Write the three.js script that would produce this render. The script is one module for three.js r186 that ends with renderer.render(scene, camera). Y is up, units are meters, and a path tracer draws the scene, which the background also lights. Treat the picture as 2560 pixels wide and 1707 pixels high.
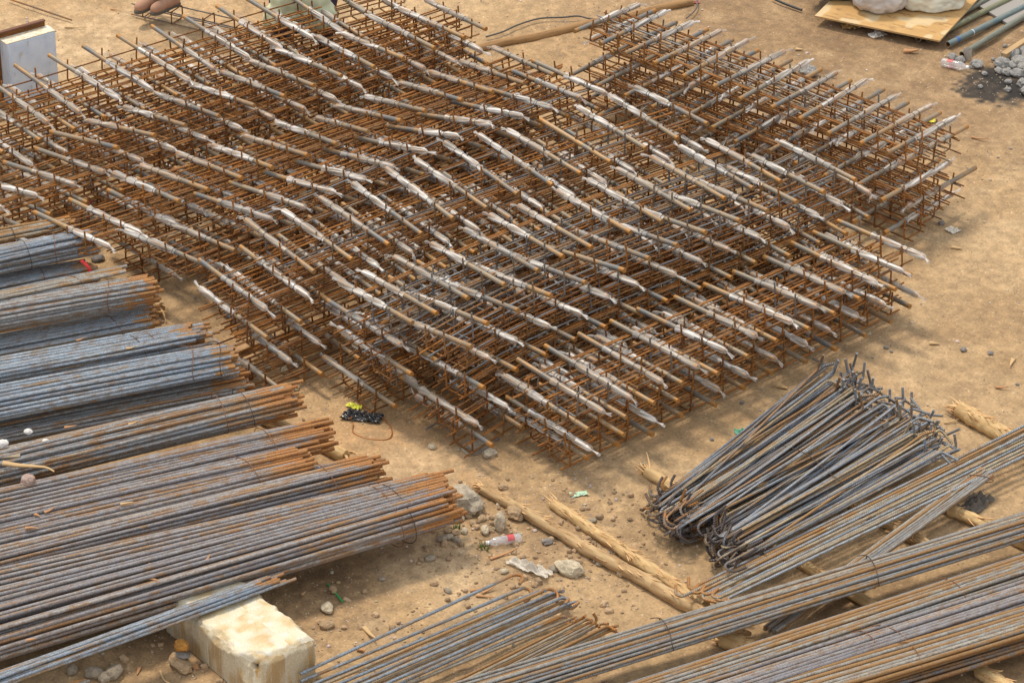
import * as THREE from 'three';
import { mergeGeometries } from 'three/addons/utils/BufferGeometryUtils.js';
import { ImprovedNoise } from 'three/addons/math/ImprovedNoise.js';
import { MarchingCubes } from 'three/addons/objects/MarchingCubes.js';

// ---------------------------------------------------------------- camera, sky, sun, exposure
const V3 = THREE.Vector3, V = (x, y, z) => new V3(x, y, z);
const scene = new THREE.Scene();
const FPX = 8500, PITCH = THREE.MathUtils.degToRad(30), CAM_H = 12;
const camera = new THREE.PerspectiveCamera(2 * Math.atan(853.5 / FPX) * 180 / Math.PI, 2560 / 1707, 0.1, 400);
camera.position.set(0, CAM_H, 0);
camera.rotation.set(-PITCH, 0, 0);
scene.add(camera);
const renderer = new THREE.WebGLRenderer({ antialias: true });
renderer.setSize(1024, 682);
renderer.toneMapping = THREE.LinearToneMapping;
renderer.toneMappingExposure = 1.13;
renderer.shadowMap.enabled = true;
{ // hazy bright sky, brighter round the veiled sun
  const w = 256, h = 128, d = new Float32Array(w * h * 4), s = V(-0.45, 1.55, -0.62).normalize();
  const nz = new ImprovedNoise();
  for (let j = 0; j < h; j++) for (let i = 0; i < w; i++) {
    const el = (j + 0.5) / h * Math.PI - Math.PI / 2, az = ((i + 0.5) / w - 0.5) * 2 * Math.PI;
    const x = Math.cos(el) * Math.cos(az), y = Math.sin(el), z = Math.cos(el) * Math.sin(az);
    const c = Math.max(0, x * s.x + y * s.y + z * s.z);
    const cl = 0.5 + 0.5 * nz.noise(x * 3 + 7, y * 5 + 3, z * 3 + 11);
    let k = y > 0 ? 0.7 + 0.24 * y + 0.14 * cl + 0.8 * Math.pow(c, 24) : 0.3;
    const o = (j * w + i) * 4;
    d[o] = k * 0.97; d[o + 1] = k * 0.995; d[o + 2] = k * 1.04; d[o + 3] = 1;
  }
  const t = new THREE.DataTexture(d, w, h, THREE.RGBAFormat, THREE.FloatType);
  t.mapping = THREE.EquirectangularReflectionMapping; t.magFilter = t.minFilter = THREE.LinearFilter; t.needsUpdate = true;
  scene.background = t; scene.environment = t;
}
const sun = new THREE.DirectionalLight(0xfff0da, 2.5);
sun.position.set(-0.45 * 20, 1.55 * 20, -22 - 0.62 * 20);
sun.target.position.set(0, 0, -22);
sun.castShadow = true; sun.shadow.radius = 17;
sun.shadow.mapSize.set(4096, 4096);
Object.assign(sun.shadow.camera, { left: -9, right: 9, top: 9, bottom: -9, near: 1, far: 80 });
scene.add(sun, sun.target);

// ---------------------------------------------------------------- helpers
let seedv = 12345;
const rnd = () => { seedv = (seedv + 0x6d2b79f5) | 0; let t = Math.imul(seedv ^ (seedv >>> 15), 1 | seedv); t = (t + Math.imul(t ^ (t >>> 7), 61 | t)) ^ t; return ((t ^ (t >>> 14)) >>> 0) / 4294967296; };
const reseed = (s) => { seedv = s; };
const rr = (a, b) => a + (b - a) * rnd(), pick = (a) => a[Math.floor(rnd() * a.length) % a.length];
const clamp = (x, a, b) => Math.min(b, Math.max(a, x)), lerp = (a, b, t) => a + (b - a) * t, sst = (a, b, x) => { const t = clamp((x - a) / (b - a), 0, 1); return t * t * (3 - 2 * t); };
const perlin = new ImprovedNoise();
const fbm = (x, y, z = 0, o = 4) => { let s = 0, a = 0.5, f = 1; for (let i = 0; i < o; i++) { s += a * perlin.noise(x * f + 31.7 * i, y * f + 17.3 * i, z * f + 5.1); a *= 0.5; f *= 2.03; } return s; };
// point of the photograph (2560 px wide) on the level h metres above the ground
const CP = Math.cos(PITCH), SP = Math.sin(PITCH);
function px(x, y, h = 0) {
  const u = (x - 1280) / FPX, v = (y - 853.5) / FPX, dy = -SP - v * CP, dz = -CP + v * SP, t = (h - CAM_H) / dy;
  return V(u * t, h, dz * t);
}
const K = 900 / 2352;
const zone = (ox, oy, list) => list.map((q) => q.map((c, i) => (i % 2 ? oy : ox) + c * K));
const usedNames = {};
const numbered = (n) => { const k = usedNames[n] ?? 0; usedNames[n] = k + 1; return k ? n + '_' + String(k).padStart(3, '0') : n; };
function thing(name, label, category, pos, group, kind) {
  const g = new THREE.Group(); g.name = numbered(name); g.position.copy(pos); g.userData = { label, category };
  if (group) g.userData.group = group;
  if (kind) g.userData.kind = kind;
  scene.add(g); return g;
}
function part(name, geo, mat, parent) {
  const m = new THREE.Mesh(geo, mat); m.name = name; m.castShadow = m.receiveShadow = true; parent.add(m); return m;
}
function single(name, label, category, geo, mat, pos, group, kind) {
  const m = new THREE.Mesh(geo, mat); m.name = numbered(name); m.castShadow = m.receiveShadow = true; m.position.copy(pos);
  m.userData = { label, category }; if (group) m.userData.group = group; if (kind) { m.userData.kind = kind; }
  scene.add(m); return m;
}
// tube along points; radius number or function(t, angle) ; uv: u0 + du*around, v = metres * vs + v0 ; uv1: around, metres
function tube(pts, radius, sides = 8, o = {}) {
  const n = pts.length, pos = [], nor = [], uv = [], uv1 = [], idx = [];
  const T = pts.map((p, i) => pts[Math.min(n - 1, i + 1)].clone().sub(pts[Math.max(0, i - 1)]).normalize());
  let N = Math.abs(T[0].y) < 0.9 ? V(0, 1, 0) : V(1, 0, 0);
  N.addScaledVector(T[0], -N.dot(T[0])).normalize();
  let len = 0; const L = [0];
  for (let i = 1; i < n; i++) L.push(len += pts[i].distanceTo(pts[i - 1]));
  const u0 = o.u0 ?? 0, du = o.du ?? 1, vs = o.vs ?? 1, v0 = o.v0 ?? 0;
  const rad = typeof radius === 'function' ? radius : () => radius;
  for (let i = 0; i < n; i++) {
    N.addScaledVector(T[i], -N.dot(T[i])).normalize();
    const B = T[i].clone().cross(N);
    for (let j = 0; j <= sides; j++) {
      const a = (j % sides) / sides * Math.PI * 2, r = rad(L[i] / len, a, i), d = N.clone().multiplyScalar(Math.cos(a)).addScaledVector(B, Math.sin(a));
      pos.push(pts[i].x + d.x * r, pts[i].y + d.y * r, pts[i].z + d.z * r); nor.push(d.x, d.y, d.z);
      const vm = (o.fromEnd ? len - L[i] : L[i]);
      uv.push(u0 + du * j / sides, vm * vs + v0); uv1.push(j / sides, vm + (o.v1 ?? 0));
    }
  }
  const W = sides + 1;
  for (let i = 0; i < n - 1; i++) for (let j = 0; j < sides; j++) { const a = i * W + j, b = a + 1, c = a + W, d = c + 1; idx.push(a, b, c, b, d, c); }
  if (o.caps !== false) for (const e of [0, n - 1]) {
    const c = pos.length / 3, t = T[e].clone().multiplyScalar(e ? 1 : -1), vm = (o.fromEnd ? len - L[e] : L[e]);
    pos.push(pts[e].x, pts[e].y, pts[e].z); nor.push(t.x, t.y, t.z); uv.push(u0 + du * 0.5, vm * vs + v0); uv1.push(0.5, vm);
    for (let j = 0; j < sides; j++) { const q = (e * W + j) * 3; pos.push(pos[q], pos[q + 1], pos[q + 2]); nor.push(t.x, t.y, t.z); uv.push(u0 + du * 0.5, vm * vs + v0); uv1.push(0.5, vm); }
    for (let j = 0; j < sides; j++) { const a = c + 1 + j, b = c + 1 + (j + 1) % sides; e ? idx.push(c, a, b) : idx.push(c, b, a); }
  }
  const g = new THREE.BufferGeometry();
  g.setAttribute('position', new THREE.Float32BufferAttribute(pos, 3)); g.setAttribute('normal', new THREE.Float32BufferAttribute(nor, 3));
  g.setAttribute('uv', new THREE.Float32BufferAttribute(uv, 2)); g.setAttribute('uv1', new THREE.Float32BufferAttribute(uv1, 2)); g.setIndex(idx);
  if (typeof radius === 'function' && o.smooth !== false) g.computeVertexNormals();
  return g;
}
// polyline with its corners rounded
function rounded(pts, r, seg = 3) {
  const out = [pts[0].clone()];
  for (let i = 1; i < pts.length - 1; i++) {
    const a = pts[i - 1], b = pts[i], c = pts[i + 1], k = Math.min(r, a.distanceTo(b) * 0.49, b.distanceTo(c) * 0.49);
    const p = b.clone().lerp(a, k / a.distanceTo(b)), q = b.clone().lerp(c, k / b.distanceTo(c));
    for (let s = 0; s <= seg; s++) { const t = s / seg; out.push(p.clone().multiplyScalar((1 - t) ** 2).addScaledVector(b, 2 * t * (1 - t)).addScaledVector(q, t * t)); }
  }
  out.push(pts[pts.length - 1].clone()); return out;
}
const spline = (pts, n) => new THREE.CatmullRomCurve3(pts).getPoints(n);
function texture(w, h, f, srgb = true) {
  const d = new Uint8Array(w * h * 4);
  for (let j = 0; j < h; j++) for (let i = 0; i < w; i++) { const c = f(i, j), o = (j * w + i) * 4; d[o] = clamp(c[0], 0, 255); d[o + 1] = clamp(c[1], 0, 255); d[o + 2] = clamp(c[2], 0, 255); d[o + 3] = c.length > 3 ? clamp(c[3], 0, 255) : 255; }
  const t = new THREE.DataTexture(d, w, h); t.wrapS = t.wrapT = THREE.RepeatWrapping; t.magFilter = THREE.LinearFilter; t.minFilter = THREE.LinearMipmapLinearFilter; t.generateMipmaps = true;
  if (srgb) t.colorSpace = THREE.SRGBColorSpace; t.needsUpdate = true; return t;
}
const mix3 = (a, b, t) => [lerp(a[0], b[0], t), lerp(a[1], b[1], t), lerp(a[2], b[2], t)];
const std = (o) => new THREE.MeshStandardMaterial(o);
// smooth value noise table for textures that wrap
function noiseTable(n, seed) { reseed(seed); const a = new Float32Array(n * n); for (let i = 0; i < a.length; i++) a[i] = rnd(); return (x, y) => { x = ((x % n) + n) % n; y = ((y % n) + n) % n; const i = Math.floor(x), j = Math.floor(y), fx = x - i, fy = y - j, u = fx * fx * (3 - 2 * fx), v = fy * fy * (3 - 2 * fy), i1 = (i + 1) % n, j1 = (j + 1) % n; return lerp(lerp(a[j * n + i], a[j * n + i1], u), lerp(a[j1 * n + i], a[j1 * n + i1], u), v); }; }

// ---------------------------------------------------------------- ground
const groundH = (x, z) => 0.02 * fbm(x * 0.55, z * 0.55, 3, 3) + 0.022 * fbm(x * 2.2, z * 2.2, 9, 3)
  + clodZone(x, z) * (0.03 * Math.abs(fbm(x * 7, z * 7, 2, 3)) + 0.02 * fbm(x * 3, z * 3, 6, 2)) + 0.006 * fbm(x * 14, z * 14, 1, 2) - 0.012;
const clodC = px(1330, 1330), clodD = px(900, 1640);
function clodZone(x, z) { return Math.max(sst(1.1, 0.35, Math.hypot((x - clodC.x) * 0.9, z - clodC.z)), 0.5 * sst(1.3, 0.4, Math.hypot((x - clodD.x) * 0.6, z - clodD.z))); }
{
  const xs = [], zs = [];
  for (let x = -80; x < -5; x += 5) xs.push(x); for (let x = -5; x <= 5.001; x += 0.035) xs.push(x); for (let x = 10; x <= 80; x += 5) xs.push(x);
  for (let z = -140; z < -29; z += 6) zs.push(z); for (let z = -29; z <= -15; z += 0.04) zs.push(z); for (let z = -10; z <= 40; z += 5) zs.push(z);
  const nx = xs.length, nzv = zs.length, pos = new Float32Array(nx * nzv * 3), uv = new Float32Array(nx * nzv * 2), idx = [];
  for (let j = 0; j < nzv; j++) for (let i = 0; i < nx; i++) { const o = j * nx + i; pos[o * 3] = xs[i]; pos[o * 3 + 2] = zs[j]; pos[o * 3 + 1] = groundH(xs[i], zs[j]); uv[o * 2] = (xs[i] + 5.5) / 11; uv[o * 2 + 1] = (zs[j] + 28) / 12; }
  for (let j = 0; j < nzv - 1; j++) for (let i = 0; i < nx - 1; i++) { const a = j * nx + i, b = a + 1, c = a + nx, d = c + 1; idx.push(a, c, b, b, c, d); }
  const g = new THREE.BufferGeometry(); g.setAttribute('position', new THREE.BufferAttribute(pos, 3)); g.setAttribute('uv', new THREE.BufferAttribute(uv, 2)); g.setIndex(idx); g.computeVertexNormals();
  const A = noiseTable(16, 1), B = noiseTable(64, 2), C = noiseTable(256, 3), D = noiseTable(1024, 4);
  // soil of several tones: pale dry sand, damp brown earth, ochre clay, grey gravel fines
  const wet = [[px(2250, 120), 2.6, 0.85], [px(1900, 60), 2.0, 0.7], [px(2440, 250), 1.4, 0.7], [px(1480, 60), 1.0, 0.4], [px(2450, 900), 2.2, 0.28], [px(2400, 1500), 2.0, 0.4], [px(820, 1480), 0.9, 0.8], [px(450, 1640), 0.8, 0.75], [px(1300, 1330), 0.9, 0.55], [px(560, 760), 0.7, 0.4], [px(2150, 1560), 1.2, 0.45], [px(2450, 1680), 1, 0.5], [px(1250, 1650), 0.8, 0.5], [px(1650, 1330), 0.6, 0.4]];
  const clay = [[px(700, 860), 0.8, 0.7], [px(950, 1100), 0.9, 0.7], [px(1150, 1150), 0.7, 0.6], [px(300, 60), 1.8, 0.35], [px(1500, 130), 1.2, 0.3]];
  const dust = [[px(240, 90), 1.2, 0.7], [px(2420, 500), 0.5, 0.3], [px(1000, 1430), 0.5, 0.6], [px(950, 1530), 0.5, 0.5], [px(1150, 1160), 0.4, 0.5], [px(1000, 1600), 0.4, 0.4]];
  const burn = [[px(2530, 205), 0.32, 0.95], [px(2480, 215), 0.2, 0.8], [px(2275, 130), 0.1, 0.6]];
  const W = 2048, H = 2048;
  const map = texture(W, H, (i, j) => {
    const x = (i + 0.5) / W * 11 - 5.5, z = (j + 0.5) / H * 12 - 28;
    const n1 = A(i / 128, j / 128), n2 = B(i / 32, j / 32), n3 = C(i / 8, j / 8), n4 = D(i / 2, j / 2), n5 = B(i / 14 + 9, j / 14 + 5);
    const near = (l, wob) => { let s = 0; for (const [p, r, k] of l) { const q = Math.hypot(x - p.x, (z - p.z) * 0.8) + wob; if (q < r) s = Math.max(s, k * sst(r, r * 0.25, q)); } return s; };
    const wob = (n1 - 0.5) * 0.7 + (n2 - 0.5) * 0.45 + (n3 - 0.5) * 0.25;
    let c = mix3([178, 151, 114], [160, 132, 96], sst(0.15, 0.85, n1 * 0.6 + n2 * 0.4));
    c = mix3(c, [176, 138, 96], near(clay, wob) * (0.5 + 0.5 * n3));
    c = mix3(c, [120, 95, 68], near(wet, wob) * (0.45 + 0.55 * n2));
    c = mix3(c, [190, 168, 136], near(dust, wob) * (0.4 + 0.6 * n3));
    c = mix3(c, [34, 31, 29], near(burn, wob * 0.5));
    const g = 1 + (n3 - 0.5) * 0.14 + (n4 - 0.5) * 0.17 + (n5 - 0.5) * 0.1;
    c = [c[0] * g, c[1] * g, c[2] * g];
    if (n4 > 0.965 && n3 > 0.5) c = mix3(c, [214, 204, 186], 0.65); // pale grit
    else if (n4 < 0.03) c = mix3(c, [92, 74, 56], 0.6); // dark grit
    return c;
  });
  map.wrapS = map.wrapT = THREE.MirroredRepeatWrapping;
  const bump = texture(1024, 1024, (i, j) => { const k = 255 * (0.35 * C(i / 4, j / 4) + 0.4 * D(i, j) + 0.25 * B(i / 16, j / 16)); return [k, k, k]; }, false);
  bump.repeat.set(5, 5);
  const m = new THREE.Mesh(g, std({ map, bumpMap: bump, bumpScale: 0.006, roughness: 0.97 }));
  m.name = 'ground'; m.receiveShadow = true; m.userData = { label: 'sandy brown earth yard strewn with grit', category: 'ground', kind: 'structure' }; scene.add(m);
}
const onG = (x, y, lift = 0) => { let p = px(x, y, 0); for (let i = 0; i < 2; i++) p = px(x, y, groundH(p.x, p.z)); p.y += lift; return p; };

// ---------------------------------------------------------------- materials
// rebar stock: 16 bars side by side, v runs 4.5 m from the rusty end
function rebarTexture(seed, steelA, steelB, rustA, streak, endRust, endA = [192, 132, 62], endB = [156, 96, 46]) {
  const A = noiseTable(64, seed), B = noiseTable(512, seed + 1); reseed(seed + 7);
  const lane = []; for (let i = 0; i < 16; i++) lane.push({ t: rnd(), e: endRust * rr(0.3, 1.7), s: streak * rr(0, 1.9) * (rnd() < 0.22 ? 1.9 : 1), o: rr(0, 60) });
  return texture(256, 2048, (i, j) => {
    const l = lane[i >> 4], a = i & 15, y = j / 2048 * 4.5;
    const n1 = A(l.o + a * 0.13, y * 2.4), n2 = A(l.o + a * 0.35 + 13, y * 11), n3 = B(i * 0.9, j * 0.35), n4 = B(i * 0.7 + 77, j * 0.06);
    let c = mix3(steelA, steelB, clamp(l.t * 0.6 + n1 * 0.5 - 0.05, 0, 1));
    c = mix3(c, [120, 96, 78], clamp((n4 - 0.45) * 1.3, 0, 0.55));
    const rust = sst(0.58, 0.86, n1 * 0.42 + n2 * 0.38 + n4 * 0.2 + (l.s - 0.5) * 0.34);
    c = mix3(c, mix3(rustA, [150, 112, 70], n3), rust * 0.9);
    const end = sst(l.e * 1.25, l.e * 0.55, y + (n2 - 0.5) * 0.3);
    c = mix3(c, mix3(endA, endB, n2 * 0.7 + n3 * 0.3), end * (0.55 + 0.45 * n3));
    const g = 0.86 + 0.28 * n3;
    return [c[0] * g, c[1] * g, c[2] * g];
  });
}
const ribs = (() => { const t = texture(64, 32, (i, j) => { const a = i / 64, y = (j / 32 + 1.0 * a + 0.4 * Math.sin(a * 12.566)) % 1, r = Math.pow(0.5 + 0.5 * Math.cos(y * 2 * Math.PI), 2.2), lng = Math.pow(Math.abs(Math.cos(a * 2 * Math.PI)), 60); const k = 255 * Math.max(r * 0.9, lng * 0.8); return [k, k, k]; }, false); t.channel = 1; t.repeat.set(1, 1 / 0.0165); return t; })();
const rebarMat = (t, rough = 0.5, metal = 0.45) => std({ map: t, bumpMap: ribs, bumpScale: 0.003, roughness: rough, metalness: metal * 0.75 });
const REBAR = {
  blue: rebarMat(rebarTexture(101, [124, 138, 154], [170, 176, 180], [146, 112, 78], 0.5, 0.07), 0.45, 0.5),
  mid: rebarMat(rebarTexture(131, [128, 134, 142], [166, 164, 160], [146, 110, 78], 0.55, 0.2), 0.5, 0.45),
  brown: rebarMat(rebarTexture(151, [132, 130, 134], [166, 160, 154], [156, 116, 80], 0.5, 0.3), 0.52, 0.4),
  tan: rebarMat(rebarTexture(171, [132, 136, 140], [172, 164, 148], [166, 124, 72], 0.8, 0.05), 0.5, 0.42),
  heap: rebarMat(rebarTexture(211, [112, 124, 140], [150, 152, 152], [158, 122, 76], 0.6, 0.2, [74, 58, 50], [56, 46, 44]), 0.5, 0.42),
  heapTan: rebarMat(rebarTexture(231, [150, 140, 122], [176, 160, 128], [174, 132, 80], 0.9, 0.2, [84, 64, 50], [62, 50, 44]), 0.5, 0.4),
  hookBlue: rebarMat(rebarTexture(251, [126, 140, 154], [170, 172, 172], [166, 120, 72], 0.5, 0.16), 0.45, 0.5),
  hookTan: rebarMat(rebarTexture(271, [140, 138, 132], [176, 160, 130], [172, 124, 68], 0.9, 0.18), 0.5, 0.42),
  dark: rebarMat(rebarTexture(191, [96, 104, 116], [126, 118, 110], [138, 100, 62], 0.7, 0.05), 0.5, 0.42),
};
const laneUV = () => ({ u0: Math.floor(rnd() * 16) / 16 + 0.006, du: 0.05, vs: 1 / 4.5, v1: rr(0, 0.5) });
// rust of the cages
function rustTexture(seed, a, b, c) { const A = noiseTable(64, seed), B = noiseTable(256, seed + 1); return texture(64, 512, (i, j) => { const n = A(i / 9, j / 15), m = B(i / 2, j / 2.5); let k = mix3(a, b, sst(0.25, 0.75, n)); k = mix3(k, c, sst(0.62, 0.85, m * 0.6 + n * 0.4)); const g = 0.85 + 0.3 * m; return [k[0] * g, k[1] * g, k[2] * g]; }); }
const RUST = [
  std({ map: rustTexture(11, [164, 106, 42], [118, 73, 30], [186, 130, 60]), roughness: 0.82, metalness: 0 }),
  std({ map: rustTexture(12, [132, 83, 34], [92, 58, 27], [158, 106, 48]), roughness: 0.85, metalness: 0 }),
  std({ map: rustTexture(13, [148, 104, 58], [108, 74, 42], [170, 126, 76]), roughness: 0.8, metalness: 0 }),
];
const GREYBAR = [
  std({ map: rustTexture(14, [134, 120, 104], [112, 96, 80], [150, 108, 64]), roughness: 0.6, metalness: 0.25 }),
  std({ map: rustTexture(15, [118, 124, 132], [128, 118, 106], [146, 112, 74]), roughness: 0.5, metalness: 0.4 }),
];
for (const m of [...RUST, ...GREYBAR]) m.map.repeat.set(1, 2);
// smooth dowels: u picks one of 8 bars, v = position from the bare end (0) to the wrapped end (1)
const DOWEL = (() => {
  const A = noiseTable(64, 21), B = noiseTable(256, 22); reseed(23);
  const lane = []; for (let i = 0; i < 8; i++) lane.push({ t: rnd(), e: rr(0.035, 0.065), o: rr(0, 50), w: rr(0, 1), k: rr(0.55, 0.95) });
  const t = texture(256, 1024, (i, j) => {
    const l = lane[i >> 5], v = j / 1024, n1 = A(l.o + (i & 31) * 0.1, v * 9), n2 = B(i * 0.5, j * 0.12), n3 = B(i * 0.8 + 31, j * 0.6);
    let c = mix3([104, 106, 108], [150, 134, 110], clamp(l.t * 0.75 + (n1 - 0.5) * 0.5, 0, 1));
    c = mix3(c, [172, 126, 72], sst(0.5, 0.85, n1 * 0.6 + n2 * 0.3 + l.w * 0.2) * 0.75);
    if (v > 0.4) c = mix3(c, [176, 140, 96], 0.45 * l.w + 0.15);
    const e = Math.min(v, 1 - v) + (n2 - 0.5) * 0.012;
    c = mix3(c, mix3([186, 132, 58], [152, 98, 42], n3), sst(l.e * 1.2, l.e * 0.75, e) * l.k);
    const g = 0.9 + 0.2 * n3; return [c[0] * g, c[1] * g, c[2] * g];
  });
  return std({ map: t, roughness: 0.5, metalness: 0.25 });
})();
const [PLASTIC, PLASTIC_CLEAR] = (() => {
  const A = noiseTable(32, 41), B = noiseTable(128, 42);
  const tw = (i, j) => { const q = B(i / 8 + j * 0.012, j / 95), r = B(i / 4 + 40 + j * 0.02, j / 60), w = A(i / 16 + j * 0.006, j / 120); return sst(0.25, 0.85, 0.45 * q + 0.25 * r + 0.3 * w); };
  const t = texture(128, 512, (i, j) => { const k = tw(i, j), g = 184 + 62 * k; return [g, g * 0.985, g * 0.96]; });
  const al = texture(128, 512, (i, j) => { const k = 255 * (0.18 + 0.66 * tw(i, j)); return [k, k, k]; }, false), al2 = texture(128, 512, (i, j) => { const k = 255 * (0.06 + 0.5 * tw(i + 40, j)); return [k, k, k]; }, false);
  const bp = texture(128, 512, (i, j) => { const k = 255 * B(i / 8 + j * 0.012, j / 95); return [k, k, k]; }, false);
  return [al, al2].map((am) => std({ map: t, alphaMap: am, transparent: true, bumpMap: bp, bumpScale: 0.003, roughness: 0.28, metalness: 0, side: THREE.DoubleSide }));
})();
const WIRE = std({ color: new THREE.Color().setRGB(0.07, 0.05, 0.04), roughness: 0.7, metalness: 0.3 });
const WIRE_RUST = std({ color: new THREE.Color().setRGB(0.19, 0.085, 0.04), roughness: 0.8, metalness: 0.1 });

// ---------------------------------------------------------------- dowel cages
const DL = 0.86, DR = 0.018;
const dowelGeos = [], sleeveGeos = [], tieGeos = [];
for (let k = 0; k < 8; k++) dowelGeos.push(tube([V(0, 0, 0), V(DL * 0.3, 0, 0), V(DL * 0.7, 0, 0), V(DL, 0, 0)], DR, 12, { u0: k / 8 + 0.01, du: 0.1, vs: 1 / DL }));
reseed(77);
for (let k = 0; k < 14; k++) {
  const s0 = DL * rr(0.28, 0.5), ties = [s0 + rr(0.03, 0.08), lerp(s0, DL, rr(0.42, 0.6)), DL - rr(0.12, 0.2)], pts = [], rad = [], n = 40, tailA = rr(-1, 1), droop = rr(0.2, 1), tail = rr(0.06, 0.105), puff = rr(0.003, 0.009), nz = rr(0, 99);
  for (let i = 0; i <= n; i++) {
    const x = lerp(s0, DL + tail, i / n); let r = DR + 0.0042 + puff * (0.55 + fbm(x * 7, nz, 0, 2)) , y = 0, z = 0;
    for (const t of ties) r = lerp(DR + 0.0012, r, sst(0, 0.035, Math.abs(x - t)));
    if (i === 0) r += 0.004;
    if (x > DL - 0.01) { const q = (x - DL + 0.01) / (tail + 0.01); r = q < 0.3 ? lerp(DR + 0.004, 0.0055, q / 0.3) : lerp(0.0052, 0.014, Math.pow((q - 0.3) / 0.7, 1.2)); y = -droop * 0.03 * q * q; z = tailA * 0.02 * q * q; }
    pts.push(V(x, y, z)); rad.push(r);
  }
  const g = tube(pts, (t, a, i) => { const w = fbm(Math.cos(a) * 1.7 + nz, Math.sin(a) * 1.7, i * 0.09 + k * 9, 2), inTail = pts[i].x > DL + 0.01; return Math.max(inTail ? 0.003 : DR + 0.001, rad[i] + (inTail ? 0.004 : Math.min(0.009, rad[i] - DR)) * w * 1.0); }, 14, { vs: 1.2, v0: k * 0.13, caps: false });
  sleeveGeos.push(g);
  const wire = []; for (const t of ties) for (let a = 0; a <= 9; a++) { const q = a / 9 * Math.PI * 2 + Math.PI; wire.push(V(t + 0.005 * a / 9, Math.cos(q) * (DR + 0.0038), Math.sin(q) * (DR + 0.0038))); }
  tieGeos.push(tube(wire, 0.0016, 4));
}
function polyfit(y, deg) { // least squares in t scaled to -1..1
  const n = y.length, m = Math.min(deg, n - 1) + 1, s = (i) => (n > 1 ? 2 * i / (n - 1) - 1 : 0), M = Array.from({ length: m }, () => new Array(m + 1).fill(0));
  for (let i = 0; i < n; i++) for (let a = 0; a < m; a++) { for (let b = 0; b < m; b++) M[a][b] += s(i) ** (a + b); M[a][m] += y[i] * s(i) ** a; }
  for (let a = 0; a < m; a++) { let p = a; for (let r = a; r < m; r++) if (Math.abs(M[r][a]) > Math.abs(M[p][a])) p = r; [M[a], M[p]] = [M[p], M[a]]; for (let r = 0; r < m; r++) if (r !== a) { const f = M[r][a] / M[a][a]; for (let c = a; c <= m; c++) M[r][c] -= f * M[a][c]; } }
  const c = M.map((r, i) => r[m] / r[i]);
  const at = (t) => { const q = s(t); let v = 0; for (let a = m - 1; a >= 0; a--) v = v * q + c[a]; return v; };
  const slope0 = at(0.5) - at(-0.5 + 0) , lo = at(0), hi = at(n - 1), d0 = at(1) - at(0), d1 = at(n - 1) - at(n - 2);
  return (t) => (t < 0 ? lo + d0 * t : t > n - 1 ? hi + d1 * (t - n + 1) : at(t)); // straight on beyond the ends
}
// one row of dowels seen from above -> level and tilt of each, so that bars keep their length and lie square to the cage
function solveRow(rows, h, azD) {
  const hs = rows.map(([a, b, c, d]) => {
    let best = 1e9, bd = 0;
    for (let dh = -0.34; dh <= 0.34; dh += 0.01) { const p = px(a, b, h + dh / 2), q = px(c, d, h - dh / 2), len = p.distanceTo(q), az = Math.atan2(q.z - p.z, q.x - p.x) * 180 / Math.PI; const e = ((len - 0.86) / 0.07) ** 2 + ((az - azD) / 7) ** 2 + (dh / 0.16) ** 2; if (e < best) { best = e; bd = dh; } }
    return bd;
  });
  const f = polyfit(hs, 3), P = rows.map(([a, b], i) => px(a, b, h + f(i) / 2)), Q = rows.map(([, , c, d], i) => px(c, d, h - f(i) / 2));
  const comp = (l, k, deg) => polyfit(l.map((v) => v[k]), deg);
  const fP = ['x', 'y', 'z'].map((k) => comp(P, k, 3)), fQ = ['x', 'y', 'z'].map((k) => comp(Q, k, 3));
  return { n: rows.length, P, Q, fp: (t) => V(fP[0](t), fP[1](t), fP[2](t)), fq: (t) => V(fQ[0](t), fQ[1](t), fQ[2](t)), h };
}
const LEG = [0.2, 0.405, 0.455, 0.66];
const stirrupGeos = [];
for (let k = 0; k < 4; k++) { const hgt = 0.135, w = 0.205, j = [0.052, 0.034, 0.068, 0.042][k], j2 = [0.036, 0.06, 0.046, 0.066][k]; stirrupGeos.push(tube(rounded([V(0, j, 0), V(0, -hgt, 0), V(w, -hgt, 0), V(w, j2, 0)], 0.022, 2), 0.0066, 6, {})); }
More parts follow.
